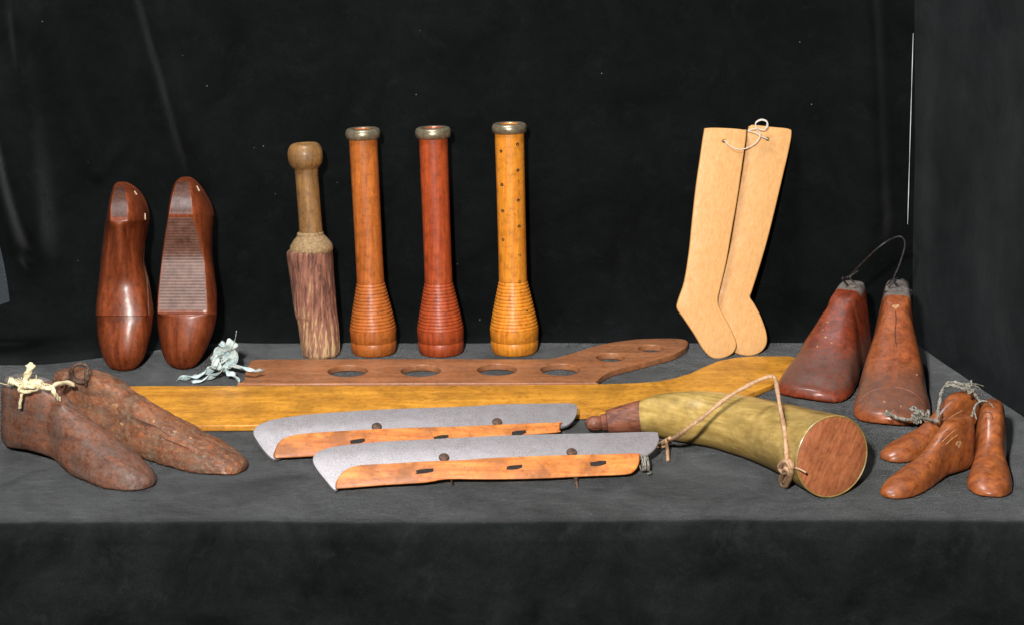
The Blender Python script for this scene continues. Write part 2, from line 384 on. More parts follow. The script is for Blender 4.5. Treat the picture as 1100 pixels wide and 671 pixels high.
A = P(981, 362); B = P(1115, 452); rows = []
def cornerx(z): return min(A.x, A.x + (PY(981, 10, BY).x - A.x) * z / 37.5)
for i in range(61):
    z = -.3 + 75 * i / 60; row = []
    for j in range(81):
        t = j / 80 * 2.2
        x = cornerx(max(z, 0)) + (B.x - A.x) * t; y = BY + .5 + (B.y - A.y) * t
        nn = .5 * noise.noise(V((t * 3, z * .05, 9))) * sstep(0, .3, t) * sstep(0, 8, z)
        base = .8 * max(0, 1 - z / 2.2) ** 2
        row.append(V((x + nn - base * .9, y - base * .35, max(z, -.1))))
    rows.append(row)
tag(link('side_panel', grid_mesh(rows, closed=False), M['panel'], loc=A), 'dark slate side panel standing to the right of the backdrop', None, kind='structure')
# bright board edge showing in the corner
pts = [PY(981 - 6 * t, 36 + 205 * t, BY - 1.6) for t in [i / 24 for i in range(25)]]
me = join(*[tube(pts[a_:b_], lambda t: .036 * (.45 + .6 * math.sin(math.pi * t)), 6, 2, rnoise=.3) for a_, b_ in ((0, 8), (7, 17), (16, 25))])
tag(link('board_edge', me, M['white'], loc=pts[-1]), 'thin white board edge peeking through the corner between backdrop and side panel', 'board edge')
# speckled fabric beyond the left edge of the backdrop
rows = [[V((-95 + 50 * j / 20, BY + 1.5 + .4 * noise.noise(V((j * .3, i * .3, 0))), -.3 + 60 * i / 30)) for j in range(21)] for i in range(31)]
tag(link('wall', grid_mesh(rows, closed=False), M['felt'], loc=(-70, BY + 1.5, 0)), 'speckled blue grey fabric wall seen past the left edge of the backdrop', None, kind='structure')

# ------------------------------------------------------------------ bobbins
def bobbin(name, foot, top, m, label, grooves=14, hgt=None, dims=None, holes=()):
    base = P(foot[0], foot[1]); Yt = base.y + 1.3
    tip = PY(top[0], top[1], Yt); ax = (tip - base); H = ax.length; ax.normalize()
    rt, rn, rb, rr, zc, zl = dims       # tube radius at top, at neck, base radius, rim radius, cone start, collar height
    e = empty(name, base, label, 'bobbin', 'turned wooden bobbins standing in a row')
    pr = [(0, 0), (rb * .90, 0), (rb * .96, .25), (rb * .985, 1.25), (rb * .955, 1.4), (rb * .985, 1.55), (rb, 2.4)]
    h0 = 2.7; n = grooves; dh = (zc - h0) / n
    for i in range(n):
        for f, dr in ((.0, 0), (.12, -.09), (.28, -.09), (.42, 0), (.7, .015)):
            h = h0 + (i + f) * dh; t = (h - h0) / (zc - h0)
            r = rn + (rb - rn) * (1 - t ** 1.0) * (1 + .045 * math.sin(math.pi * t)) if True else 0
            pr.append((r + dr, h))
    for k in range(1, 14):
        t = k / 13; pr.append((rn + (rt - rn) * t + .06 * (1 - t) * math.exp(-t * 8), zc + (H - zl - zc) * t))
    pr += [(rt * .9, H - zl + .05), (rt * .8, H - .25), (rt * .8, H - .1), (rt * .62, H - .08), (rt * .58, H - .3), (rt * .55, H - 2.5), (0, H - 2.5)]
    body = link('body', lathe(pr, base, ax, 56), m, e, 50)
    cp = [(rt * .9, H - zl - .02), (rt + .02, H - zl - .04), (rr * .97, H - zl + .12), (rr, H - zl * .6), (rr * .995, H - zl * .35), (rr * .93, H - .1), (rr * .84, H), (rt * .72, H + .01), (rt * .66, H - .12), (rt * .66, H - .3)]
    link('collar', grid_mesh([[q for q in r_] for r_ in lathe_rows(cp, base, ax, 56)], True, False, False), M['collar'], e, 60)
    link('bore', lathe([(rt * .64, H - .26), (rt * .5, H - .2), (rt * .36, H - .35), (0, H - .6)], base, ax, 32), M['bore'], e, 60)
    for (px, py) in holes:
        q = PY(px, py, base.y - rt * .9); c = base + ax * ((q - base).dot(ax))
        dx = max(-.9, min(.9, (q.x - c.x) / rt)); nrm = V((dx, -math.sqrt(1 - dx * dx), 0)); h = (q - base).dot(ax)
        rad = rn + (rt - rn) * max(0, min(1, (h - zc) / (H - zl - zc)))
        if h < zc: rad = rn + (rb - rn) * (1 - (h - h0) / (zc - h0)) * 1.05
        p0 = c + nrm * (rad + .012)
        link('pin_hole', lathe([(0, -.15), (.17, -.12), (.2, -.02), (.13, .012), (0, -.03)], p0, nrm, 14), M['hole'], e, 60)
    return e
def lathe_rows(prof, base, axis, seg):
    axis = V(axis).normalized(); u = axis.cross(V((0, 1, 0))).normalized(); w = axis.cross(u)
    return [[V(base) + axis * h + (u * math.cos(2*math.pi*j/seg) + w * math.sin(2*math.pi*j/seg)) * r for j in range(seg)] for r, h in prof]
bobbin('bobbin', (402, 378), (389.5, 138), M['bob1'], 'orange brown turned bobbin with grooved flared foot, next to the bark covered mallet', 15, dims=(1.56, 1.50, 2.62, 1.93, 8.3, 1.15))
bobbin('bobbin', (474, 378), (465, 137), M['bob2'], 'dark red turned bobbin, the middle one of the three with brass collars', 15, dims=(1.58, 1.52, 2.62, 1.98, 8.3, 1.15))
bobbin('bobbin', (553, 377), (547, 132.5), M['bob3'], 'golden yellow turned bobbin with rows of small pin holes up its shaft', 15, dims=(1.62, 1.54, 2.74, 1.93, 8.4, 1.05),
       holes=[(556, 156), (538, 164), (556.5, 184), (539, 200), (557, 216), (539.5, 228), (558, 244), (540, 259), (558.5, 275), (558.5, 303), (562, 334)])

# ------------------------------------------------------------------ mallet with bark body
base = P(344, 381); tip = PY(327, 154, base.y + 1.5); ax = (tip - base); H = ax.length; ax.normalize()
e = empty('mallet', base, 'old wooden mallet with knobbed tan handle and flaking maroon bark body', 'mallet')
u = ax.cross(V((0, 1, 0))).normalized(); w = ax.cross(u); rows = []
hb = 12.9
tab = [(0, 2.0, .15), (.3, 2.15, .12), (3, 2.25, .05), (4.2, 2.28, -.02), (4.7, 2.34, -.12), (8, 2.42, -.22), (11, 2.5, -.3), (11.6, 2.5, -.3), (12.0, 2.38, -.25), (12.15, 1.9, -.2)]
for h, r, off in stations(tab, 7):
    row = []
    for j in range(72):
        a = 2 * math.pi * j / 72
        q = r + .16 * noise.noise(V((math.cos(a) * 4.5, math.sin(a) * 4.5, h * .12))) + .09 * noise.noise(V((math.cos(a) * 11, math.sin(a) * 11, h * .2)))
        q *= 1 + .03 * math.cos(3 * a + 1)
        row.append(base + ax * h + u * (math.cos(a) * q) - V((1, 0, 0)) * 0 + V((1, 0, 0)) * off + w * math.sin(a) * q)
    rows.append(row)
link('bark_body', grid_mesh(rows), M['bark'], e, 180)
sh = lathe([(2.1, hb - 1.5), (2.42, hb - 1.0), (2.4, hb - .75), (2.3, hb - .35), (1.9, hb + .2), (1.6, hb + .55), (1.46, hb + .75), (1.5, hb + .85), (1.44, hb + .98), (1.3, hb + 1.1)], base + V((-.1, 0, 0)), ax, 48)
link('shoulder', sh, M['bark2'] if 'bark2' in M else plain('tan_bare_end', (.14, .085, .04), (.34, .22, .10), 4, .8, 0, .9), e, 60)
pr = [(1.3, hb + 1.0), (1.28, hb + 2), (1.26, hb + 4), (1.27, hb + 7), (1.3, hb + 8.6), (1.3, H - 3.2), (1.33, H - 2.8), (1.5, H - 2.62), (1.78, H - 2.25), (1.93, H - 1.6), (1.93, H - 1.1), (1.78, H - .5), (1.55, H - .15), (1.3, H), (1.2, H - .04), (1.05, H - .16), (0, H - .22)]
pr = [(a[1], a[0]) for a in stations([(b, a) for a, b in pr[:-4]], 4)] + pr[-4:]
link('handle', lathe(pr, base, ax, 48), M['handle'], e, 60)

# ------------------------------------------------------------------ stocking stretchers
def stocking(outline, foot, topY, label, hole, thick=.75, m=None):
    o = foot; topp = PY(780, 137, topY); 
    vdir = V((0, topY - foot.y, topp.z)).normalized(); udir = V((1, 0, 0))
    poly = frame_px(o, udir, vdir, [(710 + a / 2.3125, 110 + b / 2.3125) for a, b in outline])
    hc = frame_px(o, udir, vdir, [(710 + hole[0] / 2.3125, 110 + hole[1] / 2.3125)])[0]
    hp = [(hc[0] + .17 * math.cos(a), hc[1] + .17 * math.sin(a)) for a in [-2 * math.pi * i / 12 for i in range(12)]]
    me = slab(o, udir, vdir, smooth2(poly, 4), [hp], thick, .16)
    ob = link('stocking_stretcher', me, m or M['pine'], None, 40)
    return tag(ob, label, 'stocking stretcher', 'pale pine stocking stretchers'), o, udir, vdir
fo = P(770, 384.5); fo2 = P(770, 382.0)
SL = [(114, 64), (160, 64), (205, 68), (213, 76), (203, 150), (190, 240), (176, 320), (162, 400), (148, 460), (142, 490), (147, 512), (168, 550), (184, 585), (188, 603), (180, 621), (162, 632), (140, 636), (122, 631), (104, 612), (82, 575), (56, 536), (40, 512), (43, 490), (58, 445), (70, 370), (77, 300), (87, 210), (97, 140), (107, 74)]
SR = [(222, 59), (232, 56), (275, 61), (318, 66), (325, 78), (318, 120), (304, 180), (284, 265), (264, 345), (242, 420), (226, 470), (222, 484), (232, 500), (248, 530), (262, 570), (263, 598), (250, 618), (228, 628), (205, 628), (186, 622), (174, 610), (160, 560), (140, 500), (146, 460), (170, 370), (190, 250), (206, 150), (217, 68)]
s1, so, su, sv = stocking(SL, fo, BY - 2.2, 'pale pine stocking stretcher overlapping the other, with its toe nearest the bobbins', (157, 97))
s2, so2, su2, sv2 = stocking(SR, fo + V((0, .95, 0)), BY - 1.2, 'pale pine stocking stretcher tucked behind its mate', (266, 92))
def sp(a, b, d=.25):
    n = su.cross(sv).normalized(); q = PP(710 + a / 2.3125, 110 + b / 2.3125, so, n); return q + (-n if n.y > 0 else n) * d
me = join(tube([sp(157, 97, -.3), sp(158, 96, .08), sp(172, 110), sp(195, 118), sp(218, 112), sp(238, 98), sp(246, 80, .3), sp(236, 66, .4), sp(234, 52, .5), sp(246, 44, .5), sp(260, 47, .5), sp(264, 60, .5), sp(254, 70, .45), sp(240, 66, .4), sp(234, 54, .5), sp(248, 46, .55), sp(262, 52, .5), sp(258, 66, .5)], .06, 6, 6),
          tube([sp(236, 66, .4), sp(225, 68, .35), sp(215, 72, .35), sp(230, 76, .3), sp(250, 86, .2), sp(266, 92, .08), sp(266, 92, -.3)], .06, 6, 6))
tag(link('tie_string', me, M['thread'], None, 180), 'white string looped through the holes at the tops of both stocking stretchers', 'string')

# ------------------------------------------------------------------ flat boards on the table
X, Yv, Z = V((1, 0, 0)), V((0, 1, 0)), V((0, 0, 1))
def ellipse_hole(px, py, wpx, o):
    c = frame_px(o, X, Yv, [(px, py)])[0]; r = wpx / 2 / (F / (PP(px, py, o, Z) - CAM).dot(FW))
    return [(c[0] + r * math.cos(a), c[1] + r * math.sin(a)) for a in [-2 * math.pi * i / 40 for i in range(40)]]
o = V((0, 185, .75))
out = [(266, 411.5), (262.5, 408), (264, 398), (268, 389), (273, 386), (300, 385.3), (400, 385), (500, 385), (576, 385.2), (595, 384), (612, 379.5), (630, 374), (650, 368.6), (683, 364), (715, 363), (732, 363.6), (739, 366.5), (737, 372), (725, 379), (705, 385), (683, 390.5), (660, 396.5), (647, 403), (640, 409.5), (630, 410.6), (500, 411), (400, 411.3)]
hl = [(373.6, 397.7, 43), (452, 397.5, 43), (534, 396.3, 43), (602, 396.3, 43), (656, 383.3, 31), (699.5, 373.6, 28)]
me = slab(o, X, Yv, smooth2(frame_px(o, X, Yv, out), 3), [ellipse_hole(*h, o) for h in hl], .72, .1)
tag(link('holed_board', me, M['holed'], None, 40), 'long thin brown board pierced with six round holes, tapering to a rounded tip', 'board')
o = V((0, 175, .68))
out = [(96, 414.2), (300, 413.6), (500, 413.6), (644, 412), (683, 410.8), (706, 409), (725, 405.5), (742, 400), (757, 393), (772, 387), (790, 383.6), (810, 382), (848, 382), (862, 385), (860, 395), (845, 404), (828, 413), (806, 422), (780, 430), (740, 436.5), (700, 440), (651, 442.6), (560, 446.5), (400, 452), (273, 456), (187, 456.5), (168, 448), (130, 430)]
me = slab(o, X, Yv, frame_px(o, X, Yv, out), [], .62, .1)
tag(link('long_board', me, M['yellow'], None, 40), 'long golden varnished board with a curved narrow end, lying behind the two skates', 'board')

# ------------------------------------------------------------------ skates
def skate(label, fr0, fr1, tilt, blade, woodpts, slots, rivets, pins, wt=1.3):
    o = P(*fr0, .95); q = P(*fr1, .95); u = (q - o).normalized(); back = V((-u.y, u.x, 0)); v = back * math.cos(tilt) + Z * math.sin(tilt); n = u.cross(v)
    e = empty('ice_skate', V((((o + q) / 2).x, ((o + q) / 2).y, 0)), label, 'ice skate', 'wooden ice skates lying on their sides')
    ob = o - n * .55                     # blade plane, lower than the wood's upper face
    link('blade', slab(ob, u, v, smooth2(frame_px(ob, u, v, blade), 3), [], .34, .06), M['steel'], e, 40)
    wf = frame_px(o, u, v, woodpts)
    fm = slab(o, u, v, smooth2(wf, 3), [], wt, .16, 4)
    for w_ in fm.vertices:
        dep = max(0, (o - w_.co).dot(n) - .12); w_.co += v * dep * (1.0 - sstep(.3, 1.9, (w_.co - o).dot(v))) * .95
    link('footrest', fm, M['skate'], e, 50)
    for (a, b, w, ang) in slots:
        c = V((*frame_px(o, u, v, [(a, b)])[0], 0)); hw = w / 2 / 11.7; hh = .36
        rs = random.Random(int(a)); pl = [(c.x + hw * k_ + rs.uniform(-.04, .04), c.y + hh * q_ * rs.uniform(.6, 1) + .08 * k_) for k_, q_ in ((-1, -.8), (-.4, -.9), (.3, -1), (1, -.7), (1.05, .6), (.3, .9), (-.4, .8), (-.95, .7))]
        link('strap_slot', slab(o + n * .012, u, v, pl, [], .1, .01, 1), M['hole'], e, None)
    for (a, b) in rivets:
        c = PP(a, b + 2.5, ob, n)
        link('rivet', lathe([(.48, -.02), (.5, .06), (.44, .16), (.27, .24), (0, .27)], c, n, 24), M['iron'], e, 60)
    for (a, b, L, r) in pins:
        c = PP(a, b, o - n * .6, n)
        pts = [c + v * .5, c - v * L * .5, c - v * L]
        link('heel_spike', tube(pts, lambda t: r * (1.0 - .45 * t + .15 * math.sin(t * 22)), 10, 8), M['iron'], e, 60)
    return e, o, u, v, n
def rg(ox, oy, pts): return [(ox + a / 4.583, oy + b / 4.583) for a, b in pts]
T = math.radians(27)
blade = rg(260, 410, [(348, 385), (358, 352), (395, 332), (450, 316), (550, 303), (700, 290), (900, 280), (1100, 270)]) + rg(480, 410, [(250, 262), (500, 254), (800, 248), (1018, 243), (1040, 258), (1044, 285), (1028, 322), (995, 352), (955, 372), (900, 376), (500, 400), (0, 420)]) + rg(260, 410, [(900, 430), (700, 450), (520, 480), (470, 524), (448, 524), (410, 480), (368, 428)])
wd = rg(260, 410, [(462, 518), (462, 490), (478, 458), (505, 430), (545, 412), (600, 403), (750, 395), (900, 386), (1100, 378)]) + rg(480, 410, [(200, 370), (500, 357), (800, 350), (940, 346), (949, 360), (947, 395), (925, 432), (880, 450), (700, 458), (450, 470), (200, 474), (0, 473)]) + rg(260, 410, [(900, 490), (700, 502), (550, 514), (480, 519)])
sk1, ko, ku, kv, kn = skate('nearer wooden ice skate with grey steel blade, wire tied round its heel end', (361, 520), (686, 505), T, blade, wd,
      [(456, 505, 18, 0), (552.5, 501, 17, 0), (642.5, 497, 18, 0)], [(477, 488.5), (614, 483)], [(617.5, 509, 1.7, .23), (485, 515, .5, .1)])
blade = rg(260, 410, [(55, 245), (72, 215), (110, 197), (160, 181), (250, 166), (350, 155), (500, 144), (700, 132), (1100, 118)]) + rg(480, 410, [(250, 108), (500, 103), (620, 104), (643, 122), (638, 160), (615, 195), (570, 218), (400, 250), (0, 260)]) + rg(260, 410, [(900, 270), (600, 300), (300, 340), (180, 372), (145, 372), (105, 332), (66, 275)])
wd = rg(260, 410, [(160, 366), (162, 330), (180, 292), (215, 268), (280, 252), (400, 242), (700, 225), (1100, 213)]) + rg(480, 410, [(250, 205), (545, 194), (556, 202), (556, 230), (540, 244), (300, 262), (0, 285)]) + rg(260, 410, [(900, 310), (700, 330), (500, 348), (350, 360), (200, 368)])
sk2 = skate('farther wooden ice skate with grey steel blade, partly hidden behind the nearer skate', (295, 488), (600, 463), T, blade, wd,
      [(384, 473, 17, 0), (474, 469, 17, 0), (557.5, 464, 17, 0)], [(404.7, 455.5), (534, 450.5)], [])
# wire on the heel end of the near skate
c = PP(688, 494, ko, kn); pts = []
for i in range(46):
    a = i * .75; pts.append(c + ku * (.15 + .25 * math.sin(a * .37) + .01 * i) + kv * (.75 * math.cos(a)) + kn * (-.35 + .65 * math.sin(a)))
pts += [c + ku * .6 - kv * .9 - kn * .3, c + ku * .9 - kv * 1.0 - kn * .6, c + ku * .5 - kv * 1.2 - kn * .5]
link('wire_wrap', tube(pts, .06, 6, 3), M['cord'], sk1[0] if isinstance(sk1, tuple) else sk1, 180)

# ------------------------------------------------------------------ powder horn
def Hc(px, py, z): return P(px, py, z)
hs = [(689, 446.5, 2.2, 1.52), (707, 445.5, 2.4, 2.02), (725, 446.5, 2.55, 2.32), (748, 448, 2.75, 2.55), (770, 450.5, 2.85, 2.68), (800, 457, 3.0, 2.86), (825, 464, 3.15, 3.0), (848, 471.5, 3.35, 3.2), (868, 479.5, 3.5, 3.42), (882, 485, 3.65, 3.6), (893.5, 489.6, 3.76, 3.76)]
cen = [Hc(a, b, z) for a, b, z, r in hs]; he = empty('powder_horn', V((cen[5].x, cen[5].y, 0)), 'yellow green powder horn with wooden end disc and leather carrying thong', 'powder horn')
cc = vspl(cen, 6); rr = spline([h[3] for h in hs], 6); ne = V((.40, -.905, .10)).normalized()
def ring(c, t, r, n=64):
    a = t.cross(Z).normalized(); b = a.cross(t); return [c + a * math.cos(2*math.pi*j/n) * r + b * math.sin(2*math.pi*j/n) * r for j in range(n)]
rows = []; m = len(cc)
for i in range(m):
    t = (cc[min(i + 1, m - 1)] - cc[max(i - 1, 0)]).normalized(); k = sstep(.55, 1, i / (m - 1)); t = (t * (1 - k) + ne * k).normalized()
    rows.append(ring(cc[i], t, rr[i] * (1 + .006 * noise.noise(V((i * .4, 0, 0))))))
endc = cc[-1]; R = rr[-1]
rows += [ring(endc + ne * .1, ne, R - .03), ring(endc + ne * .14, ne, R - .1), ring(endc + ne * .1, ne, R - .16), ring(endc - ne * .1, ne, R - .17)]
link('horn_body', grid_mesh(rows, True, True, False), M['horn'], he, 50)
a = ne.cross(Z).normalized()
link('end_disc', grid_mesh([ring(endc + ne * .02, ne, R - .16), ring(endc + ne * .07, ne, R - .22), ring(endc + ne * .1, ne, R * .6), ring(endc + ne * .11, ne, R * .2)], True, True, True), M['disc'], he, 50)
ps = [(628.5, 455, 1.35, .15), (630.5, 454.9, 1.4, .5), (636, 454.3, 1.45, .72), (642, 453.8, 1.5, .74), (645.5, 453.5, 1.5, .62), (646.5, 453.4, 1.5, .8), (650, 453, 1.5, .84), (651.5, 452.8, 1.5, .86), (652.5, 452.6, 1.5, 1.14), (658, 451.6, 1.6, 1.24), (670, 449.6, 1.8, 1.4), (680, 448, 2.0, 1.48), (690, 446.3, 2.2, 1.56)]
pc = [P(a_, b_, z) for a_, b_, z, r in ps]; rows = []
for i in range(len(pc)):
    t = (pc[-1] - pc[0]).normalized(); rows.append(ring(pc[i], t, ps[i][3], 40))
link('wooden_plug', grid_mesh(rows), M['grip'], he, 45)
# small end knob dot and the thong
def on(px, py, z): return P(px, py, z)
def oh(px, py, up=.2):
    d = ray(px, py).normalized(); best = None
    for c_, r_ in zip(cc, rr):
        t = (c_ - CAM).dot(d); q = (CAM + d * t - c_).length; R_ = r_ + up
        if q < R_:
            h = t - math.sqrt(R_ * R_ - q * q)
            if best is None or h < best: best = h
    return CAM + d * best if best else P(px, py, .8)
k1 = [on(843, 512, .9), oh(844, 500), oh(845, 490), oh(844, 475), oh(842, 458), on(838, 437, 7.6), on(835, 418, 8.6), on(832.5, 406, 9.0), on(827, 404, 9.1), on(815, 408, 8.8), on(800, 415.5, 8.3), on(785, 424, 7.6), on(770, 435, 6.6), on(757, 446, 5.7), on(746, 454, 5.3), on(736, 462, 4.4), on(726, 469, 3.0), on(716, 473, 1.8), on(707, 477.5, .7)]
t1 = tube(k1, lambda t: .2 * (1 + .12 * math.sin(t * 60)), 8, 5, rnoise=.25, flat=.75)
t2 = tube([on(720, 470, 2.6), on(712, 474, 1.2), on(706, 480, .5), on(714, 478, .9), on(720, 474, 1.4), on(716, 472, 2.0), on(717, 483, .7), on(717.5, 494, .25)], .17, 8, 5, rnoise=.3)
t3 = tube([oh(839, 500), oh(846, 494, .3), oh(851, 501, .3), oh(843, 507, .35), oh(837, 501, .3), oh(845, 495, .4), oh(850, 506, .3), on(845, 521, .35), on(839, 516, .5), oh(844, 503, .5), oh(848, 509, .3), on(842, 518, .5)], .23, 8, 5, rnoise=.35)
t4 = tube([oh(848, 501, .1), oh(858, 503, .08), oh(866, 507, .02)], .1, 6, 4)
link('thong', join(t1, t2, t3, t4), M['leather'], he, 180)

# ------------------------------------------------------------------ shoe lasts (lying or standing on their soles)
def last_mesh(heel, toe, tab, lean=0.0, rough=.0, seed=0, n=44, k=5, cap=None):
    """heel, toe: ground points; tab rows: u, zb, zt, half width low, half width top, side offset, roundness of the top"""
    d = toe - heel; L = d.length; ux = d.normalized(); uy = V((-ux.y, ux.x, 0)); rows = []
    for (u, zb, zt, hb_, ht, off, tn) in stations(tab, k):
        zm, hz = (zb + zt) / 2, (zt - zb) / 2; row = []
        for j in range(n):
            a = 2 * math.pi * (j + .5) / n; c, s = math.cos(a), math.sin(a); ex = tn if s > 0 else 4.6
            cy = math.copysign(abs(c) ** (2 / ex), c); cz = math.copysign(abs(s) ** (2 / ex), s)
            t = (cz + 1) / 2; hw = hb_ + (ht - hb_) * t ** .9
            z = zm + hz * cz; yy = hw * cy + off + lean * z
            p = heel + ux * (u * L) + uy * yy + Z * z
            if rough:
                if n > 60: p += (uy * cy + Z * cz).normalized() * (rough * .35 * noise.noise(V((p.x * 4.5, p.y * 4.5, p.z * 4.5 + seed))) + rough * .9 * max(0, noise.noise(V((p.x * .9, p.y * .9, p.z * 2 + seed + 9))) - .25))
                q = noise.noise(V((p.x * .5, p.y * .5, p.z * .5 + seed))) * rough + noise.noise(V((p.x * 1.7, p.y * 1.7, p.z * 1.7 + seed))) * rough * .45
                p += (uy * cy + Z * cz).normalized() * q
            row.append(p)
        rows.append(row)
    if cap:
        st_ = stations(tab, k); js = [j for j in range(n) if cap[2] < 360 * (j + .5) / n < 180 - cap[2]]
        cr_ = [[rows[i][j] + Z * .03 for j in js] for i in range(len(rows)) if cap[0] <= st_[i][0] <= cap[1]]
        return grid_mesh([a_ + [p - Z * .15 for p in reversed(a_)] for a_ in cr_])
    me = grid_mesh(rows)
    for v_ in me.vertices: v_.co.z = max(v_.co.z, .02)
    return me, ux, uy, L
def at_last(heel, ux, uy, L, u, y, z): return heel + ux * (u * L) + uy * y + Z * z

_nt = M['worn2'].node_tree; _b = _nt.nodes['Principled BSDF']; _src = _b.inputs['Base Color'].links[0].from_socket
_raw, _ = coords(_nt); _n = tex(_nt, _raw, 2.2, 12, .88, .6)
_c = mix(_nt, ramp(_nt, _n, [(.53, g(0)), (.60, g(.75))]), _src, (.27, .20, .12)); _c = mix(_nt, ramp(_nt, _n, [(.38, g(.8)), (.46, g(0))]), _c, (.022, .014, .011))
_nt.links.new(_c, _b.inputs['Base Color']); bump(_nt, _b, _n, .9, .0012)
_nt = M['worn'].node_tree; _b = _nt.nodes['Principled BSDF']; _src = _b.inputs['Base Color'].links[0].from_socket
_raw, _ = coords(_nt); _n = tex(_nt, _raw, 3.0, 12, .88)
_c = mix(_nt, ramp(_nt, _n, [(.54, g(0)), (.62, g(.5))]), _src, (.21, .16, .12)); _c = mix(_nt, ramp(_nt, _n, [(.38, g(.6)), (.46, g(0))]), _c, (.03, .016, .012))
_nt.links.new(_c, _b.inputs['Base Color'])
# front left pair
TL = lambda H, w: [(0, 1.6, H * .55, .5, .4, 0, 3), (.008, 1.1, H * .86, 1.3*w, .8*w, 0, 3.5), (.03, .8, H * .98, 2.0*w, 1.2*w, 0, 5), (.09, .7, H, 2.45*w, 1.5*w, 0, 6), (.2, .95, H * 1.0, 2.45*w, 1.55*w, 0, 6), (.29, 1.0, H * .97, 2.4*w, 1.4*w, 0, 4.5),
      (.38, .75, H * .85, 2.05*w, 1.35*w, .1, 3), (.5, .3, H * .68, 2.75*w, 1.6*w, .1, 2.5), (.62, .05, H * .54, 3.15*w, 2.0*w, .05, 2.3), (.74, 0, H * .40, 3.3*w, 2.1*w, 0, 2.2), (.84, .0, H * .30, 3.05*w, 1.9*w, -.1, 2.2), (.92, .05, H * .215, 2.45*w, 1.5*w, -.2, 2.2), (.97, .1, H * .15, 1.7*w, 1.0*w, -.3, 2.2), (.993, .15, H * .11, .9*w, .6*w, -.35, 2.2), (1.0, .25, H * .08, .3, .2, -.35, 2)]
hA, tA = P(14, 481), P(163, 524)
me, ux, uy, L = last_mesh(hA, tA, TL(7.6, .98), 0, .08, 1, 96, 10)
a_last = tag(link('shoe_last', me, M['worn'], None, 40), 'dusty brown wooden shoe last at the front left, straw twine on its heel', 'shoe last', 'worn wooden shoe lasts tied in a pair')
hB, tB = P(66, 466), P(264, 506)
me, ux2, uy2, L2 = last_mesh(hB, tB, TL(6.9, 1.05), 0, .18, 5, 120, 12)
b_last = tag(link('shoe_last', me, M['worn2'], None, 40), 'scabby worn shoe last with bright chips, lying right behind the one tied with twine', 'shoe last', 'worn wooden shoe lasts tied in a pair')

# right pair, tall ankles
TR = lambda H, w, hf: [(0, 1.2, H * .5, .5, .4, 0, 3), (.01, .8, H * .85, 1.3*w, .6*w, 0, 3.5), (.03, .5, H * .985, 2.2*w, .95*w, 0, 6), (.10, .4, H, 2.9*w, 1.25*w, 0, 9), (.2, .5, H * .965, 3.0*w, 1.35*w, 0, 9), (.3, .6, H * .92, 3.1*w, 1.35*w, 0, 9), (.335, .6, H * .885, 3.1*w, 1.35*w, 0, 5),
      (.42, .5, H * .77, 3.2*w, 1.9*w, 0, 3.6), (.54, .2, H * .61, 3.7*w, 2.5*w, 0, 3), (.66, .0, H * .46, 3.95*w, 2.7*w, 0, 2.6), (.77, 0, H * .34, 4.2*w, 3.0*w, 0, 2.3), (.87, .0, H * .25, 4.1*w, 2.9*w, 0, 2.2), (.94, .1, H * .18, 3.5*w, 2.4*w, 0, 2.2), (.98, .3, H * .15, 2.1*w, 1.6*w, 0, 2.2), (.996, .45, H * .11, 1.2*w, .9*w, 0, 2.2), (1.0, .55, H * .09, .5, .4, 0, 2)]
hC, tC = P(917, 390), P(864, 432)
me, ux3, uy3, L3 = last_mesh(hC, tC, TR(9.6, 1.03, 1), 0, .05, 3)
c_last = tag(link('shoe_last', me, M['tall'], None, 40), 'tall red brown shoe last with dusty toe, standing at the tip of the golden board', 'shoe last', 'tall red brown shoe lasts joined by wire')
hD, tD = P(959, 397), P(957, 460)
me, ux4, uy4, L4 = last_mesh(hD, tD, TR(10.4, 1.0, 1), 0, .05, 8)
d_last = tag(link('shoe_last', me, M['tall2'], None, 40), 'tall red brown shoe last facing forward, arched toe cap line, beside the side panel', 'shoe last', 'tall red brown shoe lasts joined by wire')

# small lasts
TK = lambda H, w: [(0, .9, H * .5, .3, .2, 0, 3), (.015, .5, H * .85, .8*w, .5*w, 0, 3), (.05, .3, H * .98, 1.25*w, .8*w, 0, 4), (.14, .2, H, 1.5*w, .95*w, 0, 4.5), (.27, .35, H * .98, 1.5*w, .95*w, 0, 4), (.36, .4, H * .86, 1.4*w, .85*w, 0, 3), (.48, .15, H * .64, 1.45*w, .95*w, 0, 2.5), (.6, 0, H * .48, 1.7*w, 1.2*w, 0, 2.3), (.73, 0, H * .38, 1.95*w, 1.45*w, 0, 2.2), (.85, .03, H * .30, 1.9*w, 1.4*w, 0, 2.2), (.93, .1, H * .22, 1.5*w, 1.1*w, 0, 2.2), (.98, .2, H * .15, .95*w, .7*w, 0, 2.2), (1, .3, H * .1, .3, .2, 0, 2)]
hE, tE = P(1040, 500), P(951, 536)
me, ux5, uy5, L5 = last_mesh(hE, tE, TK(5.3, .9), 0, .06, 11)
kE = tag(link('small_shoe_last', me, M['kid'], None, 40), 'small child size shoe last in front with a chipped ankle, toe pointing left', 'shoe last', 'small child size shoe lasts on a cord')
hF, tF = P(1047, 472), P(949, 496)
me, ux6, uy6, L6 = last_mesh(hF, tF, TK(5.2, .92), 0, .06, 15)
kF = tag(link('small_shoe_last', me, M['kid'], None, 40), 'small child size shoe last half hidden behind the other two', 'shoe last', 'small child size shoe lasts on a cord')
hG, tG = P(1062, 488), P(1063, 536)
me, ux7, uy7, L7 = last_mesh(hG, tG, TK(5.9, 1.12), 0, .05, 19)
kG = tag(link('small_shoe_last', me, M['kid'], None, 40), 'small child size shoe last standing at far right with its toe towards the viewer', 'shoe last', 'small child size shoe lasts on a cord')

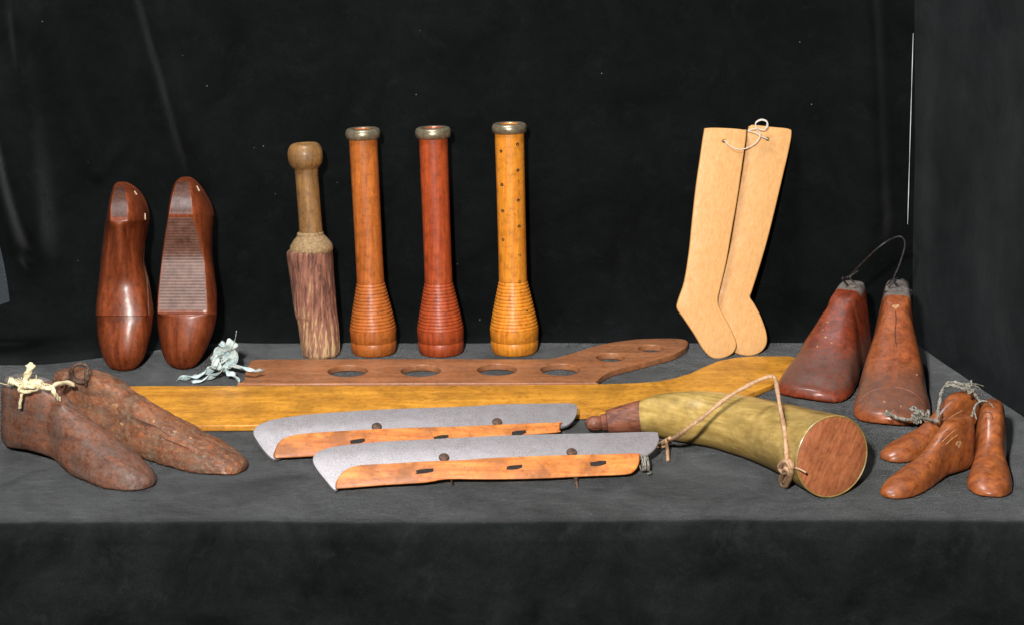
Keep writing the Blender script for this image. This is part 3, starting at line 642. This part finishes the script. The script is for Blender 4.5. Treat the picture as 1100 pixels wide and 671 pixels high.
# ------------------------------------------------------------------ upright lasts at the back left (toe down, instep facing the viewer)
def netlast(rowsdef, ncol=48):
    """rowsdef: list of sections; each = list of (px, py, Y, sharp) control points round the section"""
    pass
def upright(sec, Yb, Yt, nf=10):
    """sec rows: y, xL, xR, facetL, facetR, dfront(cm), dback(cm), roundness 0..1 (0 = flat facet)"""
    rows = []
    y0, y1 = sec[0][0], sec[-1][0]
    for (y, xl, xr, fl, fr, df, db, rd) in stations(sec, 6):
        yc = Yt + (Yb - Yt) * (y - y0) / (y1 - y0)
        Lp, Rp = PY(xl, y, yc), PY(xr, y, yc)
        k = F / (Lp - CAM).dot(FW)
        zf = Lp.z; cx = (Lp.x + Rp.x) / 2
        fL = Lp.x + (fl - xl) / k * 1.0; fR = Lp.x + (fr - xl) / k * 1.0
        row = []
        def fw(p):
            return CAM + (V((p.x, yc, zf)) - CAM) * (p.y / yc)
        for i in range(nf):
            a = math.pi / 2 * i / nf; row.append(fw(V((fL + (Lp.x - fL) * math.cos(a), yc - df * math.sin(a), zf))))
        mid = (fL + fR) / 2
        for i in range(nf + 1):
            t = i / nf; bulge = rd * (1 - (2 * t - 1) ** 2); row.append(fw(V((fL + (fR - fL) * t, yc - df - bulge, zf))))
        for i in range(1, nf + 1):
            a = math.pi / 2 * (1 - i / nf); row.append(fw(V((fR + (Rp.x - fR) * math.cos(a) ** 1.35, yc - df * math.sin(a) ** 1.35, zf))))
        for i in range(1, 2 * nf):
            a = math.pi * i / (2 * nf); c_, s_ = math.cos(a), math.sin(a)
            row.append(V((cx + (Rp.x - cx) * math.copysign(abs(c_) ** .7, c_), yc + db * s_ ** .7, zf)))
        rows.append(row)
    return rows
# second upright last: sawn flat faces, no instep block
Yb, Yt = 194.5, 202.5
sec2 = [(193, 196, 201, 197, 200, .3, .4, 0), (195, 191.5, 206, 193, 201, 1.8, 1.2, 0), (200, 187.5, 212, 189.5, 203.5, 3.8, 1.6, 0), (210, 184, 219, 186, 205, 5.2, 2.2, 0), (222, 181.7, 225.5, 183.5, 206.5, 5.8, 2.6, 0), (231, 180.5, 228.3, 182, 207, 6.0, 2.8, 0), (236, 180, 229, 181, 207.5, 5.8, 2.8, 0), (255, 177, 228, 177.8, 213.5, 4.6, 2.6, 0), (275, 174.3, 227.6, 175, 218.5, 3.2, 2.3, 0),
        (300, 171.3, 230.5, 172.3, 221, 2.8, 2.0, 0), (320, 169.3, 233, 170.4, 222, 2.5, 1.9, 0), (338, 168.5, 233, 169.8, 222.5, 2.3, 1.9, 0), (340, 168.6, 233, 173, 222, 2.75, 1.9, .25), (344, 168.8, 232.6, 180, 219, 2.7, 1.9, .35), (358, 170, 229.5, 184, 214, 2.5, 1.9, .3), (372, 172.5, 224, 187, 208, 2.2, 1.8, .25), (384, 175.5, 218, 189, 203, 1.75, 1.5, .2), (392, 180, 212.5, 191, 201, 1.2, 1.1, .15), (396.5, 186, 207, 193, 200, .7, .7, .1), (398.5, 193, 200, 195, 198, .3, .3, 0)]
rows = upright(sec2, Yb, Yt)
def shrinkfix(rows, bottom_px):                 # let the toe touch the table
    zmin = min(p.z for r in rows for p in r)
    for r in rows:
        for p in r: p.z -= zmin - .02
    return rows
rows2 = shrinkfix(rows, 398)
e2 = empty('shoe_last', V((sum(p.x for p in rows2[-1]) / len(rows2[-1]), Yb, 0)), 'polished dark red shoe last standing toe down with its flat ridged sawn face exposed', 'shoe last', 'polished dark red shoe lasts standing toe down')
link('body', grid_mesh(rows2), M['last'], e2, 28)
# the sawn faces as thin parts just proud of the flat
def facet(rows, nf, r0, r1, prd, ins):
    out = []
    for r in rows[r0:r1 + 1]:
        a, b = r[nf], r[2 * nf]; out.append([a.lerp(b, ins + (1 - 2 * ins) * i / 8) + V((0, -prd, 0)) for i in range(9)])
    back = [[p + V((0, prd + .25, 0)) for p in r] for r in out]
    full = [o_ + list(reversed(b_)) for o_, b_ in zip(out, back)]
    return grid_mesh(full)
link('sawn_face', facet(rows2, 10, 6 * 6, 11 * 6 - 1, .035, .02), M['sawn'], e2, 30)
M['pale_saw'] = plain('pale_sawn_wood', (.22, .12, .08), (.42, .28, .20), 3, .6)
M['sawndark'] = wood('sawn_dark_end', (.105, .04, .026), (.06, .02, .013), (0, 0, 1), 2, .3, .4, .3, .15)
link('heel_face', facet(rows2, 10, 9, 5 * 6 + 1, .035, .05), M['sawndark'], e2, 30)
# first upright last: with its instep block
sec1 = [(199, 127, 131, 128, 130, .3, .4, 0), (201, 123.5, 137, 125, 131, 1.6, 1.2, 0), (206, 121, 145, 123.5, 134, 4.0, 1.6, 0), (215, 118.5, 152.5, 121, 136.5, 6.0, 2.2, 0), (228, 116, 158, 119, 138, 6.8, 2.6, 0), (240, 113.8, 159.6, 119.5, 137, 7.0, 2.8, .05), (244, 113.2, 159.5, 121, 134.5, 6.7, 2.8, .25), (250, 112.5, 158.6, 121, 136, 5.7, 2.8, .9), (265, 110.8, 155.8, 119.5, 138.5, 4.5, 2.7, 1.2), (285, 108.8, 154.5, 117, 142, 3.6, 2.4, 1.0),
        (305, 107, 159.5, 115, 147, 2.8, 2.0, .5), (325, 105, 163, 114, 151, 2.5, 1.9, .45), (341, 104, 164.8, 113, 153, 2.3, 1.9, .4), (358, 104.5, 163, 121, 147, 2.3, 1.9, .3), (374, 106.8, 159, 123, 144, 2.1, 1.8, .25), (386, 110.5, 155, 125, 141, 1.75, 1.5, .2), (394, 115, 150, 127, 139, 1.2, 1.1, .15), (399, 121, 144, 129, 137, .7, .7, .1), (401, 128.5, 137.5, 131, 135, .3, .3, 0)]
rows1 = shrinkfix(upright(sec1, Yb - .6, Yt), 401)
e1 = empty('shoe_last', V((sum(p.x for p in rows1[-1]) / len(rows1[-1]), Yb - .6, 0)), 'polished dark red shoe last standing toe down with its instep block in place', 'shoe last', 'polished dark red shoe lasts standing toe down')
link('body', grid_mesh(rows1), M['last'], e1, 28)
# block: slightly proud shell over the front between the cone and the toe joint
blk = []
for idx in range(5 * 6 + 3, 12 * 6 + 1):
    r = rows1[idx]; front = r[1:30]; c0 = sum((p for p in front), V((0, 0, 0))) / len(front); fr = (idx - 33) / (72 - 33)
    pr_ = .05 + .42 * fr
    kc = 28 - 5 * sstep(.2, 1.0, fr); outer = []
    for q_ in range(26):
        f_ = kc * q_ / 25; i_ = min(int(f_), 27); outer.append(front[i_].lerp(front[i_ + 1], f_ - i_))
    outer = [p + V(((p.x - c0.x) * .012, -pr_, 0)) for p in outer]
    while len(outer) < 29: outer.append(outer[-1] + V((.004, .05, 0)))
    inner = [p.lerp(c0, .3) + V((0, .4, 0)) for p in front]
    blk.append(outer + list(reversed(inner)))
link('instep_block', grid_mesh(blk), M['last'], e1, 35)
sl = []
for idx in range(48, 73):
    r = rows1[idx]; k = 29.5 - 5 * sstep(48, 72, idx); s0 = r[int(k)].lerp(r[int(k) + 1], k - int(k))
    top_ = [s0.lerp(r[30], x_ / 4) + V((.03, -.05, 0)) for x_ in range(5)]
    sl.append(top_ + [p + V((-.1, .3, 0)) for p in reversed(top_)])
link('sawn_ledge', grid_mesh(sl), M['pale_saw'], e1, 30)
link('cone_face', facet(rows1, 10, 10, 5 * 6 - 2, .035, .06), M['sawndark'], e1, 30)
M['chip'] = plain('pale_chip', (.42, .30, .18), (.6, .46, .3), 6, .8)
def chip(parent, rows, iy, j, a, b, m='chip'):
    """small pale wound on the surface"""
    p = rows[iy][j]; q = rows[iy][(j + 1) % len(rows[iy])]; s = rows[iy + 1][j]
    t1_ = (q - p).normalized(); t2_ = (s - p).normalized(); nn = t1_.cross(t2_).normalized()
    c0 = V((sum(v.x for v in rows[iy]) / len(rows[iy]), sum(v.y for v in rows[iy]) / len(rows[iy]), p.z))
    if nn.dot(p - c0) < 0: nn = -nn
    ring_ = [p + nn * .06 + t1_ * a * math.cos(x) * (1 + .3 * math.sin(3 * x)) + t2_ * b * math.sin(x) * (1 + .25 * math.cos(2 * x)) for x in [2 * math.pi * i / 14 for i in range(14)]]
    low = [v - nn * .12 for v in ring_]
    link('chip_mark', grid_mesh([low, ring_]), M[m], parent, 60)
chip(e2, rows2, 15, 26, .22, .55); chip(e1, rows1, 15, 26, .22, .5); chip(e1, rows1, 28, 27, .2, .5)

# ------------------------------------------------------------------ small ties and wires
def jig(p, a): return p + V((random.uniform(-a, a), random.uniform(-a, a), random.uniform(-a * .6, a * .6)))
# straw twine on the front left last
def onA(u, y, z): return at_last(hA, ux, uy, L, u, y, z)
def tw(*q): return [P(a, b, z) for a, b, z in q]
parts_ = [tube(tw((14, 412, 7.6), (24, 414, 8.0), (33, 415, 8.2), (42, 414, 8.1), (52, 417, 7.9), (62, 412, 7.9), (72, 411, 7.4), (79, 413, 7)), .2, 8, 5, rnoise=.5),
          tube(tw((28, 416, 8.1), (27, 407, 8.6), (31, 398, 9.4), (34, 391, 9.9)), lambda t: .16 + .22 * t, 8, 5, rnoise=.6),
          tube(tw((32, 415, 8.0), (22, 413, 8.1), (15, 410, 8.3), (9, 408, 8.5)), lambda t: .18 + .3 * t, 8, 5, rnoise=.6, flat=.6),
          tube(tw((27, 415, 7.9), (24, 421, 7.4), (22, 430, 6.6), (21, 438, 5.8)), .14, 8, 5, rnoise=.4),
          tube(tw((56, 414, 8.0), (58, 421, 7.5), (61, 426, 6.9), (64, 429, 6.5)), .2, 8, 5, rnoise=.4)]
pts = [P(33, 414, 8.0) + V((.9 * math.cos(i * 1.3) * (1 - .2 * math.sin(i)), .5 * math.sin(i * .9), .45 * math.sin(i * 1.3 + .5))) for i in range(16)]
parts_.append(tube(pts, .17, 7, 4, rnoise=.4))
for i in range(26):
    p = P(30 + random.uniform(-8, 22), 414, 8.1); q = p + V((random.uniform(-1, 1), random.uniform(-.6, .6), random.uniform(-.4, 1)))
    parts_.append(tube([p, (p + q) / 2 + V((0, 0, .12)), q], .035, 4, 3))
parts_.append(tube(tw((14, 414, 7.6), (4, 412, 7.9), (-6, 409, 8.0)), .03, 4, 3))
tag(link('twine', join(*parts_), M['twine'], None, 180), 'knotted pale straw twine tied over the heel of the front left last', 'twine')
# rusty wire ring behind it
c = P(86, 400, 7.6); pts = [P(66, 415, 6.6), P(71, 408, 7.0), P(77, 402, 7.3)]
for i in range(20): a = i * .55 + 2.6; pts.append(c + V((.95 * math.cos(a) * (1 - .012 * i), .15 * math.sin(i), 1.0 * math.sin(a) * (1 - .012 * i))))
pts += [P(92, 405, 7.2), P(92.5, 414, 6.3)]
tag(link('wire_ring', tube(pts, .17, 8, 4, rnoise=.3), M['iron'], None, 180), 'rusty twisted wire ring rising behind the twine on the front left lasts', 'wire')
# wire handle over the tall lasts
topC = at_last(hC, ux3, uy3, L3, .17, 0, 9.45); topD = at_last(hD, ux4, uy4, L4, .17, 0, 10.2)
yc = topC.y; yd = topD.y
w_ = [topC + V((0, 0, -.4)), topC + V((-.3, 0, .1)), PY(905, 299, yc - .5), PY(912, 297, yc), PY(925, 284, yc - 2), PY(945, 265, yc - 4), PY(962, 255, yd), PY(970, 256, yd), PY(972, 265, yd), PY(966, 285, yd), PY(960, 300, yd), topD + V((0, 0, .05)), topD + V((.3, 0, -.4))]
wl = [tube(w_, .11, 8, 6)]
wl.append(tube([PY(908, 300, yc), PY(915, 295, yc - .3), PY(922, 291, yc - .6), PY(913, 298, yc - .9), PY(918, 303, yc - 1)], .08, 6, 5))
pts = [topD + V((1.5 * math.cos(i * .8), 1.2 * math.sin(i * .8) - .2, -.5 + .35 * math.sin(i * 1.7) - .02 * i)) for i in range(26)]
wl.append(tube(pts, .06, 6, 4))
for i in range(7):
    a = random.uniform(0, 6.28); p = topD + V((.3 * math.cos(a), .3 * math.sin(a), .9)); q = topD + V((1.2 * math.cos(a), 1.0 * math.sin(a), .0)); wl.append(tube([p, (p + q) / 2 + V((0, 0, .25)), q], .05, 5, 4))
tag(link('bent_wire', join(*wl), M['wire'], None, 180), 'bent dark wire hooking the two tall lasts together', 'wire')
M['greytop'] = plain('worn_grey_wood_top', (.07, .056, .048), (.17, .145, .125), 2.2, .75, 0, .6)
def top_part(world_me, parent, zmin, name='ankle_top', nz=.75):
    """the flat cut top of a last as a thin cap just proud of it"""
    bm = bmesh.new(); bm.from_mesh(world_me); bm.normal_update()
    kill = [f for f in bm.faces if not (f.normal.z > nz and f.calc_center_median().z > zmin)]
    bmesh.ops.delete(bm, geom=kill, context='FACES')
    if bm.faces:
        for v_ in bm.verts: v_.co += V((0, 0, .035))
        g_ = bmesh.ops.extrude_face_region(bm, geom=bm.faces[:])
        for v_ in g_['geom']:
            if isinstance(v_, bmesh.types.BMVert): v_.co += V((0, 0, -.15))
        bmesh.ops.recalc_face_normals(bm, faces=bm.faces)
        me_ = bpy.data.meshes.new(name); bm.to_mesh(me_); link(name, me_, M['greytop'], parent, 40)
    bm.free()
link('ankle_top', last_mesh(hC, tC, TR(9.6, 1.03, 1), 0, .05, 3, cap=(.012, .235, 22)), M['greytop'], c_last, 40)
link('ankle_top', last_mesh(hD, tD, TR(10.4, 1.0, 1), 0, .05, 8, cap=(.012, .27, 22)), M['greytop'], d_last, 40)
link('ankle_top', last_mesh(hA, tA, TL(7.6, .98), 0, .08, 1, 96, 10, cap=(.03, .27, 25)), M['greytop'], a_last, 40)
# metal band and nail on the forward facing tall last
M['band'] = plain('dull_tin_band', (.16, .13, .10), (.30, .25, .2), 3, .45, .5, .3)
def band(parent, heel, ux_, uy_, L_, H_, dz, z0, z1):
    """tin strap bent round the front of the ankle"""
    dg = bpy.context.evaluated_depsgraph_get(); dg.update(); inv = parent.matrix_world.inverted() if False else Matrix.Translation(-parent.location)
    rows = []
    for z, pr in ((z0, .0), (z0, .07), ((z0 + z1) / 2, .09), (z1, .07), (z1, .0)):
        row = []
        cen_ = at_last(heel, ux_, uy_, L_, .18, 0, z)
        for i in range(31):
            a = math.radians(-105 + 210 * i / 30); dr = ux_ * math.cos(a) + uy_ * math.sin(a)
            hit, loc, nr, idx = parent.ray_cast(inv @ ((cen_ + dr * 9) * S), -dr, distance=1)
            p = (loc + parent.location) / S if hit else cen_ + dr * 2
            row.append(p + dr * (pr - .02))
        rows.append(row)
    link('tin_band', grid_mesh(rows, closed=False), M['band'], parent, 50)
def arc_on(parent, pxs, r, m, name, lift=.02):
    """a line of relief following the surface of a last where the given sight lines meet it"""
    dg = bpy.context.evaluated_depsgraph_get(); dg.update(); pts = []
    for px, py in pxs:
        hit, loc, nr, idx = parent.ray_cast(CAM * S - parent.location, ray(px, py).normalized(), distance=5)
        if hit: pts.append((loc + parent.location) / S + nr * lift)
    if len(pts) > 2: link(name, tube(pts, r, 6, 5), m, parent, 180)
arc_on(d_last, [(920, 440), (925, 428), (935, 420), (948, 416), (960, 415), (972, 417), (984, 423), (992, 432), (996, 441)], .07, M['last'], 'toe_cap_ridge', -.03)
M['scar'] = plain('pale_scar', (.30, .13, .05), (.50, .30, .15), 5, .7)
M['crack'] = plain('dark_crack', (.03, .012, .008), (.07, .025, .015), 5, .8)
def spot(parent, px, py, r_, m, name, seed=0):
    dg = bpy.context.evaluated_depsgraph_get(); dg.update()
    hit, loc, nr, idx = parent.ray_cast(CAM * S - parent.location, ray(px, py).normalized(), distance=5)
    if not hit: return
    c = (loc + parent.location) / S; t1_ = nr.cross(Z).normalized(); t2_ = nr.cross(t1_)
    def rg2(k, h): return [c + nr * h + t1_ * r_ * k * math.cos(x) * (1 + .35 * math.sin(2 * x + seed)) + t2_ * r_ * k * math.sin(x) * (1 + .35 * math.cos(3 * x + seed)) for x in [2 * math.pi * i / 16 for i in range(16)]]
    link(name, grid_mesh([rg2(1, -.1), rg2(1, .012), rg2(.7, .03), rg2(.3, .0)]), m, parent, 60)
for px, py, r_, sd in ((962, 329, .3, 1), (985, 402, .1, 3), (950, 431, .1, 2), (968, 436, .1, 4)): spot(d_last, px, py, r_, M['scar'], 'chip_mark', sd)
arc_on(d_last, [(962, 334), (962.5, 345), (961.5, 358), (963, 372)], .045, M['crack'], 'crack')
for px, py, r_, sd in ((889, 346, .1, 1), (887, 362, .12, 3), (893, 368, .09, 2), (878, 372, .1, 4), (884, 354, .07, 1)): spot(c_last, px, py, r_, M['scar'], 'chip_mark', sd)
spot(kE, 1030, 476, .32, M['scar'], 'chip_mark', 2)
for a_ in ([(1012, 474), (1018, 468), (1026, 461)], [(1016, 477), (1021, 472), (1029, 466)], [(1008, 470), (1014, 464), (1020, 459)]): arc_on(kE, a_, .035, M['scar'], 'carved_nick')
for a_ in ([(1055, 450), (1056, 445), (1060, 442), (1065, 444), (1066, 450)], [(1059, 451), (1060, 448), (1063, 450)]): arc_on(kG, a_, .035, M['crack'], 'carved_nick')
for a_ in ([(1018, 450), (1025, 445), (1034, 440)], [(1022, 455), (1030, 448)]): arc_on(kF, a_, .035, M['scar'], 'carved_nick')
for px, py, r_, sd in ((123, 436, .3, 1), (131, 455, .16, 2), (150, 497, .18, 3), (205, 470, .14, 4), (188, 463, .12, 2), (165, 452, .15, 5), (212, 512, .12, 1)): spot(b_last, px, py, r_, M['scar'], 'chip_mark', sd)
for a_ in ([(140, 447), (155, 453), (168, 458), (182, 468)], [(175, 470), (190, 476), (204, 482)], [(225, 505), (240, 499), (254, 494)]): arc_on(b_last, a_, .035, M['crack'], 'crack', -.005)
# dirty cord on the small lasts
cd = [tube(tw((951, 441, 2.6), (957, 445, 2.2), (964, 448, 2.0), (972, 450, 2.0), (980, 450, 2.2), (988, 448, 2.5), (997, 450, 3), (1006, 452, 4.2)), .16, 7, 4, rnoise=.6),
      tube(tw((1007, 452, 4.8), (1008, 440, 5.2), (1010, 428, 5.8), (1014, 416, 6.4), (1022, 413, 6.8), (1032, 416, 6.6), (1042, 418, 6.4), (1048, 424, 6.0), (1053, 431, 5.9)), .15, 7, 5, rnoise=.6),
      tube(tw((1016, 411, 6.6), (1026, 410, 6.9), (1036, 413, 6.8), (1043, 411, 6.9), (1040, 418, 6.5), (1034, 414, 6.6)), .13, 7, 5, rnoise=.6),
      tube(tw((1050, 432, 5.8), (1046, 440, 5.2), (1042, 452, 4.2), (1037, 461, 3.5), (1030, 468, 3.8)), .11, 7, 5, rnoise=.5)]
for i in range(5):
    c = P(random.uniform(984, 994), random.uniform(442, 449), 2.8); cd.append(tube([jig(c, .8) for _ in range(7)], .11, 6, 5, rnoise=.5))
for i in range(3):
    c = P(random.uniform(1036, 1044), random.uniform(411, 418), 6.7); cd.append(tube([jig(c, .6) for _ in range(6)], .09, 6, 5, rnoise=.5))
for i in range(18):
    x, y = random.choice([(990, 446), (957, 444), (1040, 414), (1012, 452)]); p = P(x + random.uniform(-5, 5), y, 3 if y > 430 else 6.8); cd.append(tube([p, jig(p, .6), jig(p, 1.3)], .03, 4, 4))
tag(link('cord', join(*cd), M['cord'], None, 180), 'knotted dirty grey cord stringing the small lasts together', 'cord')
wg = [P(1049, 450, 5.0), P(1047, 440, 5.6), P(1051, 432, 6.1), P(1058, 430, 6.3), P(1065, 434, 6.0), P(1069, 442, 5.4)]
tag(link('wire_loop', tube(wg, .06, 6, 6), M['cord'], None, 180), 'thin pale wire looped round the neck of the far right small last', 'wire')

# pale blue rag strip between the upright lasts and the holed board
def strip(pts, w, tw_=0, seed=0):
    pts = vspl(pts, 6); rows = []; m_ = len(pts)
    for i, p in enumerate(pts):
        t = (pts[min(i + 1, m_ - 1)] - pts[max(i - 1, 0)]).normalized(); a = tw_ * i / m_ + noise.noise(V((i * .15, seed, 0))) * 1.6
        s_ = t.cross(V((0, math.sin(a), math.cos(a)))); s_ = s_.normalized() if s_.length > .05 else V((0, 1, 0)); nn = t.cross(s_)
        ww = w * (1 + .25 * noise.noise(V((i * .3, seed, 4))))
        rows.append([p + s_ * (x * ww) + nn * (.12 * math.cos(x * 3 + i * .2) + q) for x, q in ((-1, .02), (-.5, .03), (0, .02), (.5, .03), (1, .02), (1, -.02), (.5, -.03), (0, -.02), (-.5, -.03), (-1, -.02))])
    return grid_mesh(rows)
rg_ = [strip(tw((192, 407, .3), (204, 405, .5), (215, 402, .7), (226, 396, 1.1), (236, 393, 1.6)), .42, 1, 1),
       strip(tw((207, 411, .15), (217, 408, .3), (228, 403, .6), (238, 399, 1.2), (243, 392, 1.8)), .5, 1, 2),
       strip(tw((257, 410, .2), (252, 404, .8), (246, 399, 1.2), (238, 394, 1.6)), .62, 1, 3),
       strip(tw((282, 397, 1.3), (274, 398, 1.5), (264, 395, 1.7), (252, 392, 1.9), (242, 390, 2.1)), .3, 1, 4),
       strip(tw((238, 398, 1.2), (232, 386, 2.4), (236, 376, 3.4), (246, 372, 4.0), (251, 366, 4.6)), .6, 2, 5),
       strip(tw((236, 368, 4.2), (246, 376, 3.4), (250, 384, 2.6), (242, 392, 1.8)), .65, 2, 6),
       strip(tw((232, 392, 1.6), (240, 384, 2.6), (248, 388, 2.2), (240, 380, 3.0), (235, 386, 2.3)), .5, 3, 7)]
for i in range(4):
    c = P(240, 385, 2.5); rg_.append(strip([jig(c, 1.35) for _ in range(5)], .3, 2, 20 + i))
rg_.append(tube(tw((246, 378, 3.4), (252, 366, 4.7), (254, 355, 6.0)), .035, 4, 4)); rg_.append(tube(tw((192, 407, .3), (189, 409, .1)), .03, 4, 3))
tag(link('rag_strip', join(*rg_), M['rag'], None, 180), 'crumpled pale blue rag strip between the upright lasts and the holed board', 'rag')

# ------------------------------------------------------------------ camera, light, render
cam = bpy.data.cameras.new('camera'); co = bpy.data.objects.new('camera', cam); col.objects.link(co)
co.location = CAM * S; co.rotation_euler = (math.pi / 2 - PITCH, 0, 0)
cam.sensor_width = 36; cam.lens = F / 1100 * 36; cam.clip_start = .05; cam.clip_end = 50
scn.camera = co
def area(name, loc, target, size, power, color=(1, 1, 1)):
    l = bpy.data.lights.new(name, 'AREA'); l.shape = 'DISK'; l.size = size * S; l.energy = power; l.color = color
    o_ = bpy.data.objects.new(name, l); col.objects.link(o_); o_.location = V(loc) * S
    o_.rotation_euler = (V(target) - V(loc)).to_track_quat('-Z', 'Y').to_euler(); return o_
area('flash_lamp', (-18, -3, 86), (0, 180, 8), 8, 60, (1, .97, .93))
area('ceiling_lamp', (-28, 152, 150), (0, 182, 0), 42, 24, (.96, .98, 1))
wld = bpy.data.worlds.new('World'); scn.world = wld; wld.use_nodes = True
wld.node_tree.nodes['Background'].inputs[0].default_value = (.85, .92, 1, 1); wld.node_tree.nodes['Background'].inputs[1].default_value = .05
scn.view_settings.view_transform = 'Standard'; scn.view_settings.look = 'None'; scn.view_settings.exposure = 0; scn.view_settings.gamma = 1
scn.render.engine = 'CYCLES'
scn.render.resolution_x = 1024; scn.render.resolution_y = 624
